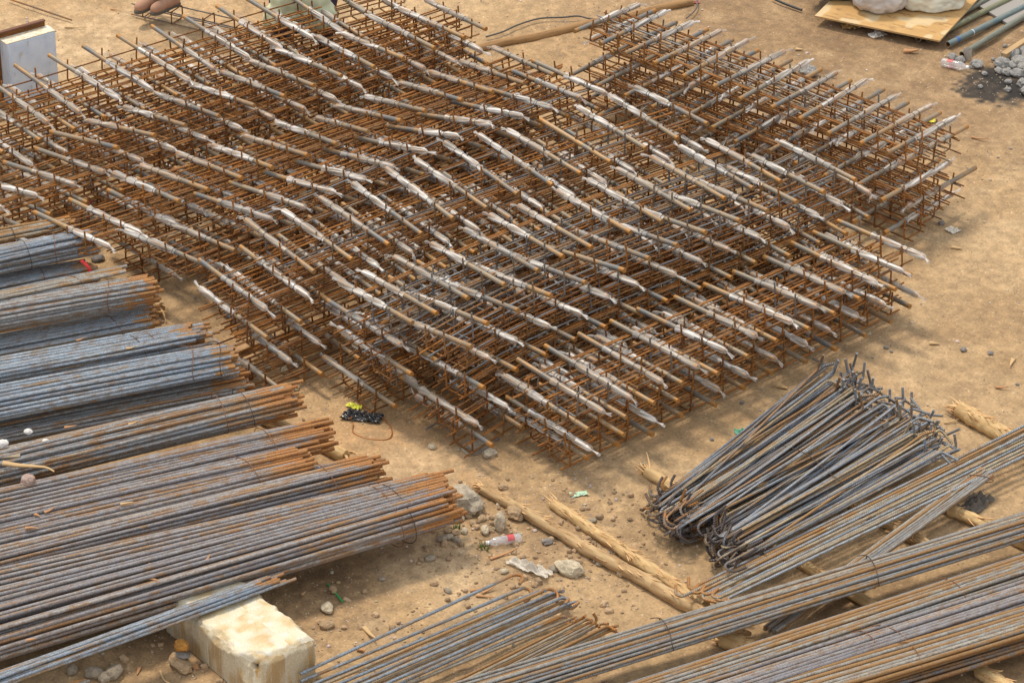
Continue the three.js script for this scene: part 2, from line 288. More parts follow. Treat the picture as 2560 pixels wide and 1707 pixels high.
function buildCage(label, group, frames, fp, fq, t0, t1, o) {
  const mean = frames.reduce((s, f) => s.add(f.p).add(f.q), V(0, 0, 0)).multiplyScalar(0.5 / frames.length);
  const base = V(mean.x, Math.max(0, mean.y - 0.14), mean.z), g = thing('dowel_cage', label, 'rebar cage', base, group);
  const M = new THREE.Matrix4();
  const rust = () => (rnd() < (o.grey ?? 0) ? pick(GREYBAR) : pick(RUST));
  frames.forEach((f, i) => {
    const a = f.flip ? f.q : f.p, b = f.flip ? f.p : f.q, len = a.distanceTo(b), X = b.clone().sub(a).normalize();
    const Z = X.clone().cross(V(0, 1, 0)).normalize(), Y = Z.clone().cross(X);
    const d = part('dowel_bar', pick(dowelGeos), DOWEL, g);
    M.makeBasis(X, Y, Z).setPosition(a.clone().sub(base)); d.applyMatrix4(M); d.scale.x = len / DL;
    const k = Math.floor(rnd() * sleeveGeos.length) % sleeveGeos.length, roll = new THREE.Matrix4().makeRotationX(o.low ? rr(-3, 3) : rr(-0.7, 0.7));
    if (rnd() < (o.wrap ?? 0.97)) { const s = part('plastic_sleeve', sleeveGeos[k], rnd() < 0.4 ? PLASTIC_CLEAR : PLASTIC, d); s.applyMatrix4(roll); if (!o.low) { part('tie_wire', tieGeos[k], WIRE, d); } }
    // stirrups: two bent U bars beside every dowel, in the frame of the cage
    const p = fp(f.t), q = fq(f.t), U = q.clone().sub(p).normalize(), L = fp(f.t + 0.3).sub(fp(f.t - 0.3)); L.addScaledVector(U, -L.dot(U)).normalize();
    const W = L.clone().cross(U); if (W.y < 0) W.negate();
    const cen = p.clone().add(q).multiplyScalar(0.5), org = cen.addScaledVector(U, -0.43);
    for (let s = 0; s < 2; s++) {
      const st = part('stirrup', pick(stirrupGeos), rust(), g), lean = rr(-0.1, 0.1) + (o.lean ?? 0), off = s ? -0.028 : 0.028;
      const X2 = U.clone(), Y2 = W.clone().applyAxisAngle(U, lean), Z2 = X2.clone().cross(Y2);
      M.makeBasis(X2, Y2, Z2).setPosition(org.clone().addScaledVector(U, LEG[s * 2] + rr(-0.008, 0.008)).addScaledVector(L, off + rr(-0.008, 0.008)).sub(base)); st.applyMatrix4(M); st.scale.y = rr(0.94, 1.03) * (o.leg ?? 1);
    }
  });
  // long bars
  const lines = [[LEG[0] + 0.012, -0.026], [LEG[1] - 0.012, -0.026], [LEG[2] + 0.012, -0.026], [LEG[3] - 0.012, -0.026], [LEG[0] + 0.014, -0.122], [LEG[1] - 0.016, -0.122], [LEG[2] + 0.016, -0.122], [LEG[3] - 0.014, -0.122]];
  for (const q of [[LEG[0] - 0.013, -0.03], [LEG[3] + 0.013, -0.028], [LEG[1] + 0.022, -0.07], [0.3, -0.124], [0.56, -0.124], [0.3, -0.026], [0.56, -0.026], [LEG[0] + 0.03, -0.03], [LEG[3] - 0.03, -0.03]]) if (rnd() < (o.extra ?? 0.5)) lines.push(q);
  for (const [s, y] of lines) {
    const a = t0 - rr(0.12, 0.48), b = t1 + rr(0.12, 0.48), pts = [], nseg = Math.max(5, Math.round((t1 - t0) * 0.8)), js = rr(-0.006, 0.006), jy = rr(-0.003, 0.003), bow = rr(-0.008, 0.008), ph = rr(0, 6);
    for (let i = 0; i <= nseg; i++) {
      const t = lerp(a, b, i / nseg), p = fp(t), q = fq(t), U = q.clone().sub(p).normalize(), c = p.add(q).multiplyScalar(0.5), L = fp(t + 0.3).sub(fp(t - 0.3)).normalize(), W = L.cross(U).normalize(); if (W.y < 0) W.negate();
      pts.push(c.addScaledVector(U, s - 0.43 + js + bow * Math.sin(t * 0.9 + ph)).addScaledVector(W, y * (y < -0.1 ? (o.leg ?? 1) : 1) + jy).sub(base));
    }
    part('longitudinal_bar', tube(pts, rr(0.0058, 0.007), 6, { v0: rr(0, 1), vs: 0.5 }), rust(), g);
  }
  return g;
}
const ROWS = {
  A: { h: 0.6, az: 54, n: 4, wrapRight: true, grey: 0.02, add: [2, 3], rows: zone(0, 0, [[-120, 490, 310, 800], [95, 425, 520, 735], [318, 360, 770, 640], [540, 300, 985, 585], [765, 230, 1235, 525], [990, 170, 1400, 450], [1195, 105, 1620, 375], [1415, 40, 1830, 310], [1610, -10, 2040, 250], [1820, -75, 2240, 210]]), where: 'beside the white metal cabinet' },
  B: { h: 0.6, az: 48, n: 4, wrapRight: false, grey: 0.02, add: [3, 0], rows: zone(0, 0, [[330, 860, 770, 965], [580, 790, 1010, 885], [810, 700, 1210, 820], [1040, 620, 1430, 760], [1240, 545, 1660, 690], [1450, 470, 1860, 630], [1640, 400, 2050, 560], [1810, 320, 2230, 495]]).concat(zone(800, 0, [[-20, 240, 355, 440], [150, 220, 545, 380], [330, 105, 750, 315], [520, 55, 945, 245], [690, 0, 1085, 190]])), where: 'second from the white metal cabinet' },
  C: { fall: 2, h: 0.65, az: 48, n: 4, wrapRight: false, grey: 0.03, add: [2, 0], rows: zone(0, 0, [[740, 1130, 1170, 1315], [920, 1080, 1360, 1240], [1160, 1000, 1580, 1165], [1390, 950, 1780, 1095], [1600, 890, 2010, 1015], [1810, 800, 2200, 940]]).concat(zone(800, 0, [[-20, 770, 315, 860], [110, 690, 530, 790], [300, 630, 690, 725], [530, 540, 930, 655], [720, 470, 1130, 600], [920, 400, 1335, 545], [1130, 310, 1530, 490]])), where: 'third from the white metal cabinet' },
  D: { fall: 1, h: 0.7, az: 48, n: 4, wrapRight: true, grey: 0.06, add: [2, 0], rows: zone(0, 0, [[1270, 1265, 1770, 1430], [1500, 1190, 1990, 1355], [1710, 1120, 2180, 1255], [1920, 1050, 2380, 1170]]).concat(zone(800, 0, [[25, 975, 480, 1090], [235, 900, 690, 990], [440, 825, 900, 890], [640, 745, 1110, 810], [850, 660, 1320, 760], [1045, 565, 1510, 700], [1250, 460, 1700, 640], [1390, 395, 1865, 610]])), where: 'fourth from the white metal cabinet' },
  E: { h: 0.75, az: 53, n: 5, sD: [0, 0.02, 0.08, 0.2, 0.34], sL: [0, -0.3, -0.5, -0.3, -0.6], wrapRight: false, grey: 0.3, add: [1, 0], rows: zone(0, 500, [[1605, 130, 2050, 470], [1850, 70, 2300, 390]]).concat(zone(800, 0, [[0, 1290, 450, 1600], [215, 1200, 665, 1530], [435, 1100, 870, 1430], [630, 1045, 1090, 1360], [815, 930, 1290, 1270], [1040, 880, 1520, 1210], [1230, 850, 1705, 1135], [1440, 780, 1900, 1060], [1690, 700, 2130, 970], [1910, 630, 2340, 905], [2060, 570, 2535, 810]])), where: 'fourth from the outer front row' },
  F: { h: 0.77, az: 51, n: 5, wrapRight: false, grey: 0.5, add: [0, 0], rows: [[848, 703], [909, 680], [987, 642], [1079, 609], [1163, 573], [1225, 538], [1297, 515], [1394, 477], [1472, 450], [1545, 422], [1630, 393], [1700, 367], [1770, 350]].map(([a, b]) => [a, b, a + 183, b + 104]), where: 'third from the outer front row' },
  G: { h: 0.76, az: 48, n: 5, sD: [0, 0.04, 0.1, 0.18, 0.27], sL: [0, 0.64, 0.4, -0.2, 0.1], wrapRight: false, grey: 0.7, add: [0, 0], rows: [[988, 789, 1179, 867], [1030, 734, 1219, 809], [1090, 697, 1296, 776], [1184, 664, 1378, 739], [1271, 635, 1465, 707], [1361, 615, 1562, 676], [1440, 579, 1624, 646], [1503, 548, 1694, 613], [1562, 512, 1765, 581], [1658, 479, 1850, 552], [1735, 449, 1920, 527], [1818, 418, 1993, 505], [1882, 390, 2061, 481], [1952, 354, 2140, 450]], where: 'second from the outer front row' },
  H: { h: 0.53, az: 48, n: 4, sD: [0, -0.03, -0.02, -0.03], sL: [0, -0.25, -0.3, -0.22], wrapRight: true, grey: 0.22, add: [0, 0], rows: [[1294, 898, 1508, 1030], [1363, 864, 1577, 995], [1447, 834, 1655, 955], [1527, 802, 1745, 918], [1594, 772, 1813, 877], [1688, 742, 1890, 840], [1761, 710, 1980, 806], [1834, 678, 2043, 766], [1911, 642, 2110, 730], [1980, 607, 2190, 707], [2035, 580, 2257, 678], [2096, 552, 2311, 643]], where: 'forming the outer front row' },
  I: { h: 0.74, az: -48, n: 5, sD: [0, 0.2, -0.1, 0.1, -0.06], sL: [0, -0.08, 0.25, 0.4, 0.2], wrapRight: true, grey: 0.35, add: [0, 0], rows: [[1436, 78, 1598, 12], [1501, 110, 1663, 29], [1562, 134, 1732, 56], [1634, 159, 1802, 77], [1706, 192, 1869, 101]].concat(zone(1660, 0, [[320, 570, 790, 335], [490, 650, 945, 400], [700, 705, 1130, 475], [880, 780, 1325, 525], [1070, 875, 1520, 625], [1280, 940, 1745, 690], [1460, 1000, 1905, 770]])), where: 'turned crosswise, nearest the plywood sheet' },
};
const ORD = ['topmost', 'second from the top', 'third from the top', 'fourth from the top', 'lowest'];
let rowSeed = 1000;
for (const [key, R] of Object.entries(ROWS)) {
  const S = solveRow(R.rows, R.h, R.az);
  for (let k = 0; k < R.n; k++) {
    reseed(rowSeed += 37);
    const q = R.n > 1 ? k / (R.n - 1) : 0, add = k ? [Math.max(0, R.add[0] - (R.fall ?? 0) * (k - 1)), R.add[1]] : [0, 0];
    const shD = k ? (R.sD?.[k] ?? rr(-0.09, 0.09)) : 0, shL = k ? (R.sL?.[k] ?? rr(-0.4, 0.4)) : 0, bottom = 0.148;
    const low = (f, other) => (t) => { // the row lowered to layer k, its tilt fading to level at the ground
      const p = f(t), o = other(t), m = (p.y + o.y) / 2, U = V(p.x - o.x, 0, p.z - o.z).normalize(), y = lerp(m, bottom, q) + (p.y - o.y) / 2 * (1 - q) ** 1.3;
      const s = V(p.x, y, p.z); s.addScaledVector(U, (f === S.fp ? -1 : 1) * shD); s.y += 0; return s;
    };
    const fp = k ? low(S.fp, S.fq) : S.fp, fq = k ? low(S.fq, S.fp) : S.fq;
    const frames = [];
    for (let i = -add[0]; i < S.n + add[1]; i++) {
      const t = k ? i + shL + rr(-0.06, 0.06) : i, slip = k ? rr(-0.05, 0.05) : 0;
      const p = k ? fp(t) : S.P[i], qq = k ? fq(t) : S.Q[i];
      if (k) { const U = qq.clone().sub(p).normalize(); p.addScaledVector(U, slip); qq.addScaledVector(U, slip); }
      frames.push({ p: p.clone(), q: qq.clone(), t, flip: (k % 2 === 0) !== R.wrapRight });
    }
    const lbl = (k === R.n - 1 ? 'lowest' : ORD[k]) + ' rusty cage with plastic-wrapped dowels, stack ' + R.where;
    buildCage(lbl, 'rusty dowel cages stacked in rows', frames, fp, fq, -add[0] + shL, S.n - 1 + add[1] + shL, { grey: k === 0 ? R.grey : R.grey * (k === 1 ? 0.4 : 0.1), low: k > 1, extra: 0.62, lean: rr(-0.05, 0.05) });
  }
}
// ---------------------------------------------------------------- stock rebar in bundles
// z-points are in the enlarged views; P(view, x, y) gives pixels of the photograph
const VIEW = { q4: [0, 500], q7: [0, 1107], q8: [800, 1107], q9: [1660, 1107], q10: [1560, 880], s: [0, 0] };
const P = (v, x, y) => (v === 's' ? [x, y] : [VIEW[v][0] + x * K, VIEW[v][1] + y * K]);
function packed(N, d, flat, seed) { // bars heaped in a round or flattened section
  reseed(seed); const c = [], rot = rr(0, 1);
  for (let j = -14; j <= 14; j++) for (let i = -22; i <= 22; i++) c.push([(i + (j & 1 ? 0.5 : 0)) * d, j * d * 0.88]);
  const ox = rr(-0.4, 0.4) * d, oy = rr(-0.4, 0.4) * d;
  c.forEach((q) => { q[0] += ox + rr(-0.09, 0.09) * d; q[1] += oy + rr(-0.07, 0.07) * d; });
  const key = ([x, y]) => Math.hypot(x, y < 0 ? y * flat * 1.25 : y * flat) * (1 + 0.1 * Math.sin(Math.atan2(y, x) * 3 + rot * 6));
  return c.sort((a, b) => key(a) - key(b)).slice(0, N);
}
function axisFrame(A, B) { const a = B.clone().sub(A).normalize(), w = V(-a.z, 0, a.x).normalize(), v = w.clone().cross(a); if (v.y < 0) v.negate(); return { a, w, v }; }
function bundle(o) {
  // o: R/L pixel ends, hR/hL centre heights, N, d, flat, splay, mat, ties (fractions from R), endJ, over (extra length past L)
  const A = px(...o.R, o.hR), B0 = px(...o.L, o.hL ?? o.hR), dir = B0.clone().sub(A).normalize(), B = B0.clone().addScaledVector(dir, o.over ?? 0.6);
  const { a, w, v } = axisFrame(A, B), sec = packed(o.d ? o.N : Math.round(o.N * 0.84), o.d ?? 0.0272, o.flat ?? 1.25, o.seed);
  const bot = Math.min(...sec.map((q) => q[1])), top = Math.max(...sec.map((q) => q[1])), wide = Math.max(...sec.map((q) => Math.abs(q[0])));
  const base = A.clone().lerp(B, 0.5); base.y = Math.max(0, Math.min(A.y, B.y) + bot - 0.013);
  const g = thing('rebar_bundle', o.label, 'rebar bundle', base, 'bundles of ribbed steel bars');
  const sp = o.splay ?? 1.15, len = A.distanceTo(B), r = (o.d ?? 0.0272) / 2 * 0.98;
  sec.forEach(([x, y]) => {
    const e = rr(-1, 1) * (o.endJ ?? 0.06) * (rnd() < 0.12 ? 2.2 : 1), pts = [], jx = rr(-1, 1) * 0.012 * sp, jy = rr(-1, 1) * 0.006, ph = rr(0, 6), am = rr(0, 0.006), n = 7;
    for (let i = 0; i <= n; i++) { // from the far (left) end to the shown end
      const t = 1 - i / n, s = lerp(1, sp, t); const q = A.clone().lerp(B, t);
      q.addScaledVector(w, x * s + jx * t + am * Math.sin(t * 7 + ph)).addScaledVector(v, y * lerp(1, o.splayY ?? 1, t) + jy * t + (o.sag ?? 0) * Math.sin(t * Math.PI) + am * 0.6 * Math.cos(t * 6 + ph));
      if (i === n) q.addScaledVector(a, -e);
      pts.push(q.sub(base));
    }
    const bar = part('steel_bar', tube(pts, r, 8, { ...laneUV(), fromEnd: true, v0: Math.max(0, e) * 0 }), o.mat, g);
  });
  (o.ties ?? []).forEach((t, k) => {
    const c = A.clone().lerp(B, t), ring = [], s = lerp(1, sp, t), m = (top + bot) / 2, hv = (top - bot) / 2 + 0.014, hw = (wide + 0.014) * s, lean = rr(-0.05, 0.05);
    for (let i = 0; i <= 26; i++) { const q = i / 26 * Math.PI * 2 + 0.8; ring.push(c.clone().addScaledVector(w, Math.sign(Math.cos(q)) * Math.abs(Math.cos(q)) ** 0.9 * hw).addScaledVector(v, m + Math.sign(Math.sin(q)) * Math.abs(Math.sin(q)) ** 0.9 * hv).addScaledVector(a, lean * Math.cos(q) + 0.004 * Math.sin(3 * q)).sub(base)); }
    const e = ring[ring.length - 1]; ring.push(e.clone().addScaledVector(a, 0.03).addScaledVector(v, 0.02), e.clone().addScaledVector(a, 0.07).addScaledVector(v, 0.012).addScaledVector(w, 0.02));
    part('tie_wire', tube(spline(ring, 60), 0.003, 5), rnd() < 0.75 ? WIRE_RUST : WIRE, g);
  });
  return g;
}
const SL = 0.2; // the stock lies on sleepers
[
  { R: P('q4', 596, 268), L: P('q4', 0, 392), hR: 0.36, N: 62, splay: 1.15, mat: REBAR.blue, ties: [0.19, 0.34], endJ: 0.03, label: 'bluish rebar bundle by the red tape, on the upper layer' },
  { R: P('q4', 455, 140), L: P('q4', 0, 226), hR: 0.44, N: 9, flat: 1.8, mat: REBAR.tan, ties: [0.33], endJ: 0.05, label: 'small handful of tan bars lying on the bluish bundle by the red tape' },
  { R: P('q4', 580, 462), L: P('q4', 0, 575), hR: 0.16, N: 40, flat: 2, splay: 1.1, mat: REBAR.blue, ties: [0.24], endJ: 0.03, label: 'flat bluish bundle underneath, with the red tape on its end' },
  { R: P('q4', 1000, 590), L: P('q4', 0, 765), hR: 0.38, N: 72, splay: 1.15, mat: REBAR.mid, ties: [0.17], endJ: 0.03, label: 'round grey rebar bundle with one rusty tie, next to the bluish one' },
  { R: P('q4', 820, 448), L: P('q4', 0, 618), hR: 0.48, N: 5, flat: 2.4, mat: REBAR.tan, ties: [0.22], endJ: 0.03, label: 'few pale bars tied on top of the round grey bundle' },
  { R: P('q4', 1000, 776), L: P('q4', 0, 968), hR: 0.16, N: 44, flat: 2, splay: 1.1, mat: REBAR.blue, ties: [0.16], endJ: 0.04, label: 'flat dark bundle underneath the round grey one' },
  { R: P('q4', 1310, 885), L: P('q4', 0, 1125), hR: 0.36, N: 44, flat: 1.5, splay: 1.25, mat: REBAR.blue, ties: [0.16, 0.21], endJ: 0.09, label: 'blue steel bundle with orange tips on its shorter bars' },
  { R: P('q4', 1515, 1040), L: P('q4', 0, 1325), hR: 0.36, N: 62, flat: 1.4, splay: 1.3, mat: REBAR.blue, ties: [0.035, 0.115], endJ: 0.05, label: 'brightest blue steel bundle, tied with two wires near its orange ends' },
  { R: P('q4', 1600, 1185), L: P('q4', 0, 1490), hR: 0.16, N: 46, flat: 2.2, splay: 1.15, mat: REBAR.mid, ties: [], endJ: 0.05, label: 'low layer of rusty ended bars below the brightest blue bundle' },
  { R: P('q4', 1870, 1310), L: P('q7', 0, 165), hR: 0.27, N: 84, flat: 1.7, splay: 1.2, mat: REBAR.mid, ties: [0.11, 0.17], endJ: 0.09, label: 'wide grey bundle with white stones lying on it' },
  { R: P('q4', 2110, 1535), L: P('q7', 0, 420), hR: 0.25, N: 70, flat: 1.7, splay: 1.35, mat: REBAR.brown, ties: [0.13], endJ: 0.09, label: 'brownish bundle with deep orange ends beside the wide grey one' },
  { R: P('q7', 2000, 120), L: P('q7', 0, 580), hR: 0.31, N: 52, flat: 1.9, splay: 1.35, mat: REBAR.brown, ties: [0.14], endJ: 0.05, label: 'brown grey bundle with a loose wire trailing from its tie' },
  { R: P('q8', 370, 175), L: P('q7', 0, 765), hR: 0.25, N: 70, flat: 1.7, splay: 1.5, mat: REBAR.brown, ties: [0.11], endJ: 0.06, label: 'brown bundle tucked behind the thick rusty ended one' },
  { R: P('q8', 790, 385), L: P('q7', 0, 1150), hR: 0.27, N: 190, flat: 1.35, splay: 1.95, splayY: 1.1, mat: REBAR.brown, ties: [0.085, 0.105, 0.93], endJ: 0.07, label: 'thickest brown bundle with orange ends tied by two wires' },
  { R: P('q7', 1820, 893), L: P('q7', 0, 1545), hR: 0.31, N: 11, d: 0.021, flat: 2.3, splay: 1.7, mat: REBAR.blue, ties: [], endJ: 0.06, label: 'slim bundle of bars lying across the concrete block' },
  { R: P('q7', 650, 1322), L: P('q7', 0, 1508), hR: 0.31, N: 4, d: 0.021, flat: 3, splay: 1.3, mat: REBAR.tan, ties: [], endJ: 0.04, label: 'four short bars with orange tips beside the slim bundle' },
  { R: P('q7', 560, 1562), L: P('q7', 0, 1720), hR: 0.1, N: 5, d: 0.021, flat: 2.5, splay: 1.2, mat: REBAR.tan, ties: [], endJ: 0.03, label: 'few rusty tips poking in below the slim bundle' },
].forEach((o, i) => bundle({ ...o, seed: 3000 + i * 13, over: 0.8 }));
// right hand stock: bars run on past both sides
[
  { R: P('q9', 2700, 432), L: P('q9', -1500, 1725), hR: 0.2, N: 42, d: 0.0215, flat: 2.3, splay: 1.2, mat: REBAR.tan, ties: [0.645, 0.33], endJ: 0.05, label: 'long flat band of thin orange streaked bars across the poles' },
  { R: P('q9', 2700, 715), L: P('q9', -700, 1835), hR: 0.2, N: 34, flat: 1.9, splay: 1.1, mat: REBAR.tan, ties: [0.24], endJ: 0.05, label: 'loose bundle of thick tan bars next to the orange streaked band' },
  { R: P('q9', 2700, 900), L: P('q9', -300, 1870), hR: 0.22, N: 40, flat: 1.8, splay: 1.1, mat: REBAR.brown, ties: [0.4, 0.45], endJ: 0.05, label: 'bundle of thick brown bars with a thin dark tie' },
  { R: P('q9', 2700, 1085), L: P('q9', 200, 1850), hR: 0.22, N: 38, flat: 1.8, splay: 1.1, mat: REBAR.tan, ties: [0.42], endJ: 0.05, label: 'thick bar bundle between the brown one and the last loose bars' },
  { R: P('q9', 2700, 1215), L: P('q9', 900, 1760), hR: 0.14, N: 14, flat: 2.2, splay: 1.1, mat: REBAR.dark, ties: [], endJ: 0.05, label: 'last loose dark bars beside the split log end' },
  { R: P('q9', 2110, 205), L: P('q9', 700, 1230), hR: 0.14, hL: 0.06, N: 11, d: 0.021, flat: 3.2, splay: 0.95, mat: REBAR.tan, ties: [0.03], endJ: 0.07, over: 0, label: 'fan of bars passing under the orange streaked band' },
].forEach((o, i) => bundle({ over: 0.1, ...o, seed: 5000 + i * 17 }));

// bars with bent ends: list of pixel paths [start, end], hook at start and/or end
function bentBar(parent, base, A, B, hookA, hookB, r, mat, roll) { const fromEnd = !hookA;
  const { a, w, v } = axisFrame(A, B), pts = [];
  const mk = (E, out, h, sgn) => { // list of points beyond E
    if (!h) return [E];
    const side = w.clone().multiplyScalar(Math.cos(h.ang)).addScaledVector(v, Math.sin(h.ang)), l = [];
    const c = E.clone().addScaledVector(side, h.r), n = 5;
    for (let i = 0; i <= n; i++) { const q = i / n * h.turn; l.push(c.clone().addScaledVector(side, -h.r * Math.cos(q)).addScaledVector(out, h.r * Math.sin(q))); }
    const q = h.turn, t = side.clone().multiplyScalar(Math.sin(q)).addScaledVector(out, Math.cos(q)); l.push(l[l.length - 1].clone().addScaledVector(t, h.len)); return l;
  };
  const sA = mk(A, a.clone().negate(), hookA).reverse(), sB = mk(B, a, hookB), mid = [];
  for (let i = 1; i < 4; i++) { const q = A.clone().lerp(B, i / 4); q.y -= 0.01 * Math.sin(i / 4 * Math.PI) * (roll ?? 0); mid.push(q); }
  const all = [...sA, ...mid, ...sB].map((p) => p.clone().sub(base));
  for (const p of all) p.y = Math.max(p.y, r + 0.004 - base.y + 0);
  return part('bent_bar', tube(all, r, 7, { ...laneUV(), fromEnd }), mat, parent);
}
const hook = (ang, r = 0.035, turn = 2.9, len = 0.06) => ({ ang, r, turn, len });
{ // heap of hooked bars
  reseed(7001);
  const base = px(...P('q10', 1150, 700), 0), g = thing('hooked_bar_heap', 'heap of dark hooked bars with bent ends, tied with wire, before the cages', 'rebar heap', base);
  const cl = [
    { n: 74, a: [360, 1040], b: [1520, 270], sb: [190, 95] },
    { n: 66, a: [690, 1240], b: [1930, 520], sb: [150, 85] },
  ];
  cl.forEach((c, ci) => {
    for (let i = 0; i < c.n; i++) {
      const f = (i + 0.5) / c.n, lay = Math.floor(rnd() * 6), h = 0.02 + lay * 0.03 + rr(0, 0.012), s = rr(-1, 1), cross = rnd() < 0.3 ? rr(-1.5, 1.5) : 0, s2 = clamp(s * 0.75 + rr(-0.35, 0.35) + cross, -1.15, 1.15), j = rr(-1.5, 1.2), j2 = rr(-1.2, 1.2);
      // across the heap = perpendicular to the bars in the photograph
      const A = px(...P('q10', c.a[0] + s * 105 + j * 62, c.a[1] + s * 120 - j * 44), h + (s * s < 0.5 ? 0.02 : 0)), B = px(...P('q10', c.b[0] + s2 * c.sb[0] + j2 * 70, c.b[1] + s2 * c.sb[1] * 1.6 - j2 * 45), h + 0.01);
      const up = rnd() < 0.3, hb = rnd() < 0.88 ? hook(up ? rr(1.2, 1.9) : rr(-0.5, 0.9) + (rnd() < 0.4 ? Math.PI : 0), 0.03, rr(1.3, 1.7), rr(0.06, 0.12)) : null;
      bentBar(g, base, A, B, hook(rr(-3.1, 3.1), rr(0.034, 0.054), rr(1.7, 3.1), rr(0.04, 0.1)), hb, 0.0094, rnd() < 0.22 ? REBAR.dark : lay > 3 && rnd() < 0.32 ? REBAR.heapTan : REBAR.heap, 1);
    }
  });
  for (const [q, y] of [[[[985, 600], [1140, 640], [1230, 690], [1330, 780], [1420, 850], [1460, 900]], 0.19]]) part('tie_wire', tube(spline(q.map(([a, b], i) => px(...P('q10', a, b), y - (i === 0 || i === q.length - 1 ? 0.05 : 0)).sub(base)), 20), 0.003, 5), WIRE, g);
}
{ // ten long bars with hooked near ends, on the poles
  reseed(7101);
  const base = px(...P('q9', 1200, 500), 0), g = thing('hooked_bar_bundle', 'slim bundle of long tan bars with rusty hooks, lying on the poles', 'rebar bundle', base);
  const L = [[225, 930, 2140, -5], [215, 955, 2165, 5], [240, 975, 2190, 5], [265, 990, 2230, 12], [130, 1000, 2290, 0], [300, 985, 2330, 5], [350, 1000, 2370, 5], [380, 1000, 2410, 12], [370, 1010, 2440, 22], [430, 1010, 2470, 30]];
  L.forEach(([a, b, c, d], i) => { const A = px(...P('q9', a, b), 0.13 + (i % 3) * 0.004), B0 = px(...P('q9', c, d), 0.14 + (i % 2) * 0.012), B = B0.clone().addScaledVector(B0.clone().sub(A).normalize(), 0.35); bentBar(g, base, A, B, hook(rr(-0.3, 0.2) + (i % 3 ? Math.PI : 0), 0.03, rr(2.2, 3), rr(0.05, 0.1)), null, 0.0105, i % 3 ? REBAR.hookTan : REBAR.hookBlue, 0.3); });
}
{ // bars with hooks by the concrete block
  reseed(7201);
  const base = px(...P('q8', 900, 1300), 0), g = thing('hooked_bar_bundle', 'spread of blue grey bars with upturned rusty hooks, beside the concrete block', 'rebar bundle', base);
  const L = [[-130, 1510, 1250, 868, 0.1], [-130, 1560, 1320, 952, 0.06], [-100, 1600, 1420, 975, 0.08], [-60, 1615, 1480, 960, 0.1], [0, 1625, 1520, 985, 0.08], [60, 1640, 1540, 1000, 0.06], [110, 1650, 1560, 1020, 0.09], [180, 1650, 1580, 1040, 0.06], [230, 1660, 1610, 1060, 0.1], [300, 1670, 1600, 1080, 0.06], [360, 1680, 1560, 1140, 0.03]];
  L.forEach(([a, b, c, d, h], i) => { const A = px(...P('q8', a, b), h), B = px(...P('q8', c, d), h + 0.01); bentBar(g, base, A, B, null, hook(rr(-0.5, 0.6) + (i % 2 ? 0 : 0), rr(0.035, 0.05), rr(2, 3), rr(0.03, 0.06)), 0.011, i % 4 === 3 ? REBAR.hookTan : REBAR.hookBlue, 0.2); });
}
{
  reseed(7301);
  const base = px(...P('q8', 1300, 1400), 0), g = thing('hooked_bar_bundle', 'rusty orange bars with small bent ends, next to the orange streaked band', 'rebar bundle', base);
  const L = [[560, 1580, 1640, 1150, 0.05], [820, 1590, 1690, 1160, 0.07], [860, 1600, 1720, 1165, 0.09], [900, 1605, 1760, 1175, 0.07], [940, 1610, 1790, 1180, 0.09], [980, 1615, 1820, 1190, 0.06], [1020, 1620, 1860, 1205, 0.08], [1060, 1625, 1880, 1215, 0.06], [1000, 1640, 1890, 1230, 0.05]];
  L.forEach(([a, b, c, d, h], i) => { const A = px(...P('q8', a, b), h), B = px(...P('q8', c, d), h); bentBar(g, base, A, B, null, hook(rr(-0.5, 2.2), 0.025, rr(1.4, 2.6), rr(0.03, 0.07)), 0.0095, REBAR.hookTan, 0.2); });
}

// ---------------------------------------------------------------- timber poles
const woodTex = (seed, a, b, c) => { const A = noiseTable(32, seed), B = noiseTable(256, seed + 1); return texture(128, 512, (i, j) => { const n = A(i / 7, j / 70), m = B(i / 1.5, j / 16), f = B(i / 3 + 9, j / 7); let k = mix3(a, b, sst(0.2, 0.9, n * 0.6 + m * 0.4)); k = mix3(k, c, sst(0.78, 0.95, f * 0.75 + n * 0.25)); const g = 0.88 + 0.24 * m; return [k[0] * g, k[1] * g, k[2] * g]; }); };
const WOOD = std({ map: woodTex(61, [188, 160, 118], [150, 118, 80], [98, 70, 46]), roughness: 0.85 });
const WOOD2 = std({ map: woodTex(63, [200, 172, 124], [168, 130, 84], [112, 80, 52]), roughness: 0.85 });
const FIBRE = std({ map: woodTex(65, [214, 184, 136], [186, 138, 92], [150, 104, 66]), roughness: 0.9, side: THREE.DoubleSide });
function strip(p, dir, len, w, curl, up = V(0, 1, 0)) { // ribbon of torn bark or wood with a little thickness
  const side = dir.clone().cross(up).normalize(), pts = []; for (let i = 0; i <= 5; i++) { const t = i / 5; pts.push(p.clone().addScaledVector(dir, len * t).addScaledVector(up, curl * len * (t * t)).addScaledVector(side, 0.2 * len * Math.sin(t * 3) * curl)); }
  return tube(pts, (t, a) => (Math.abs(Math.cos(a)) * 0.25 + Math.abs(Math.sin(a))) * w * (1 - t * 0.75), 6, { vs: 2 });
}
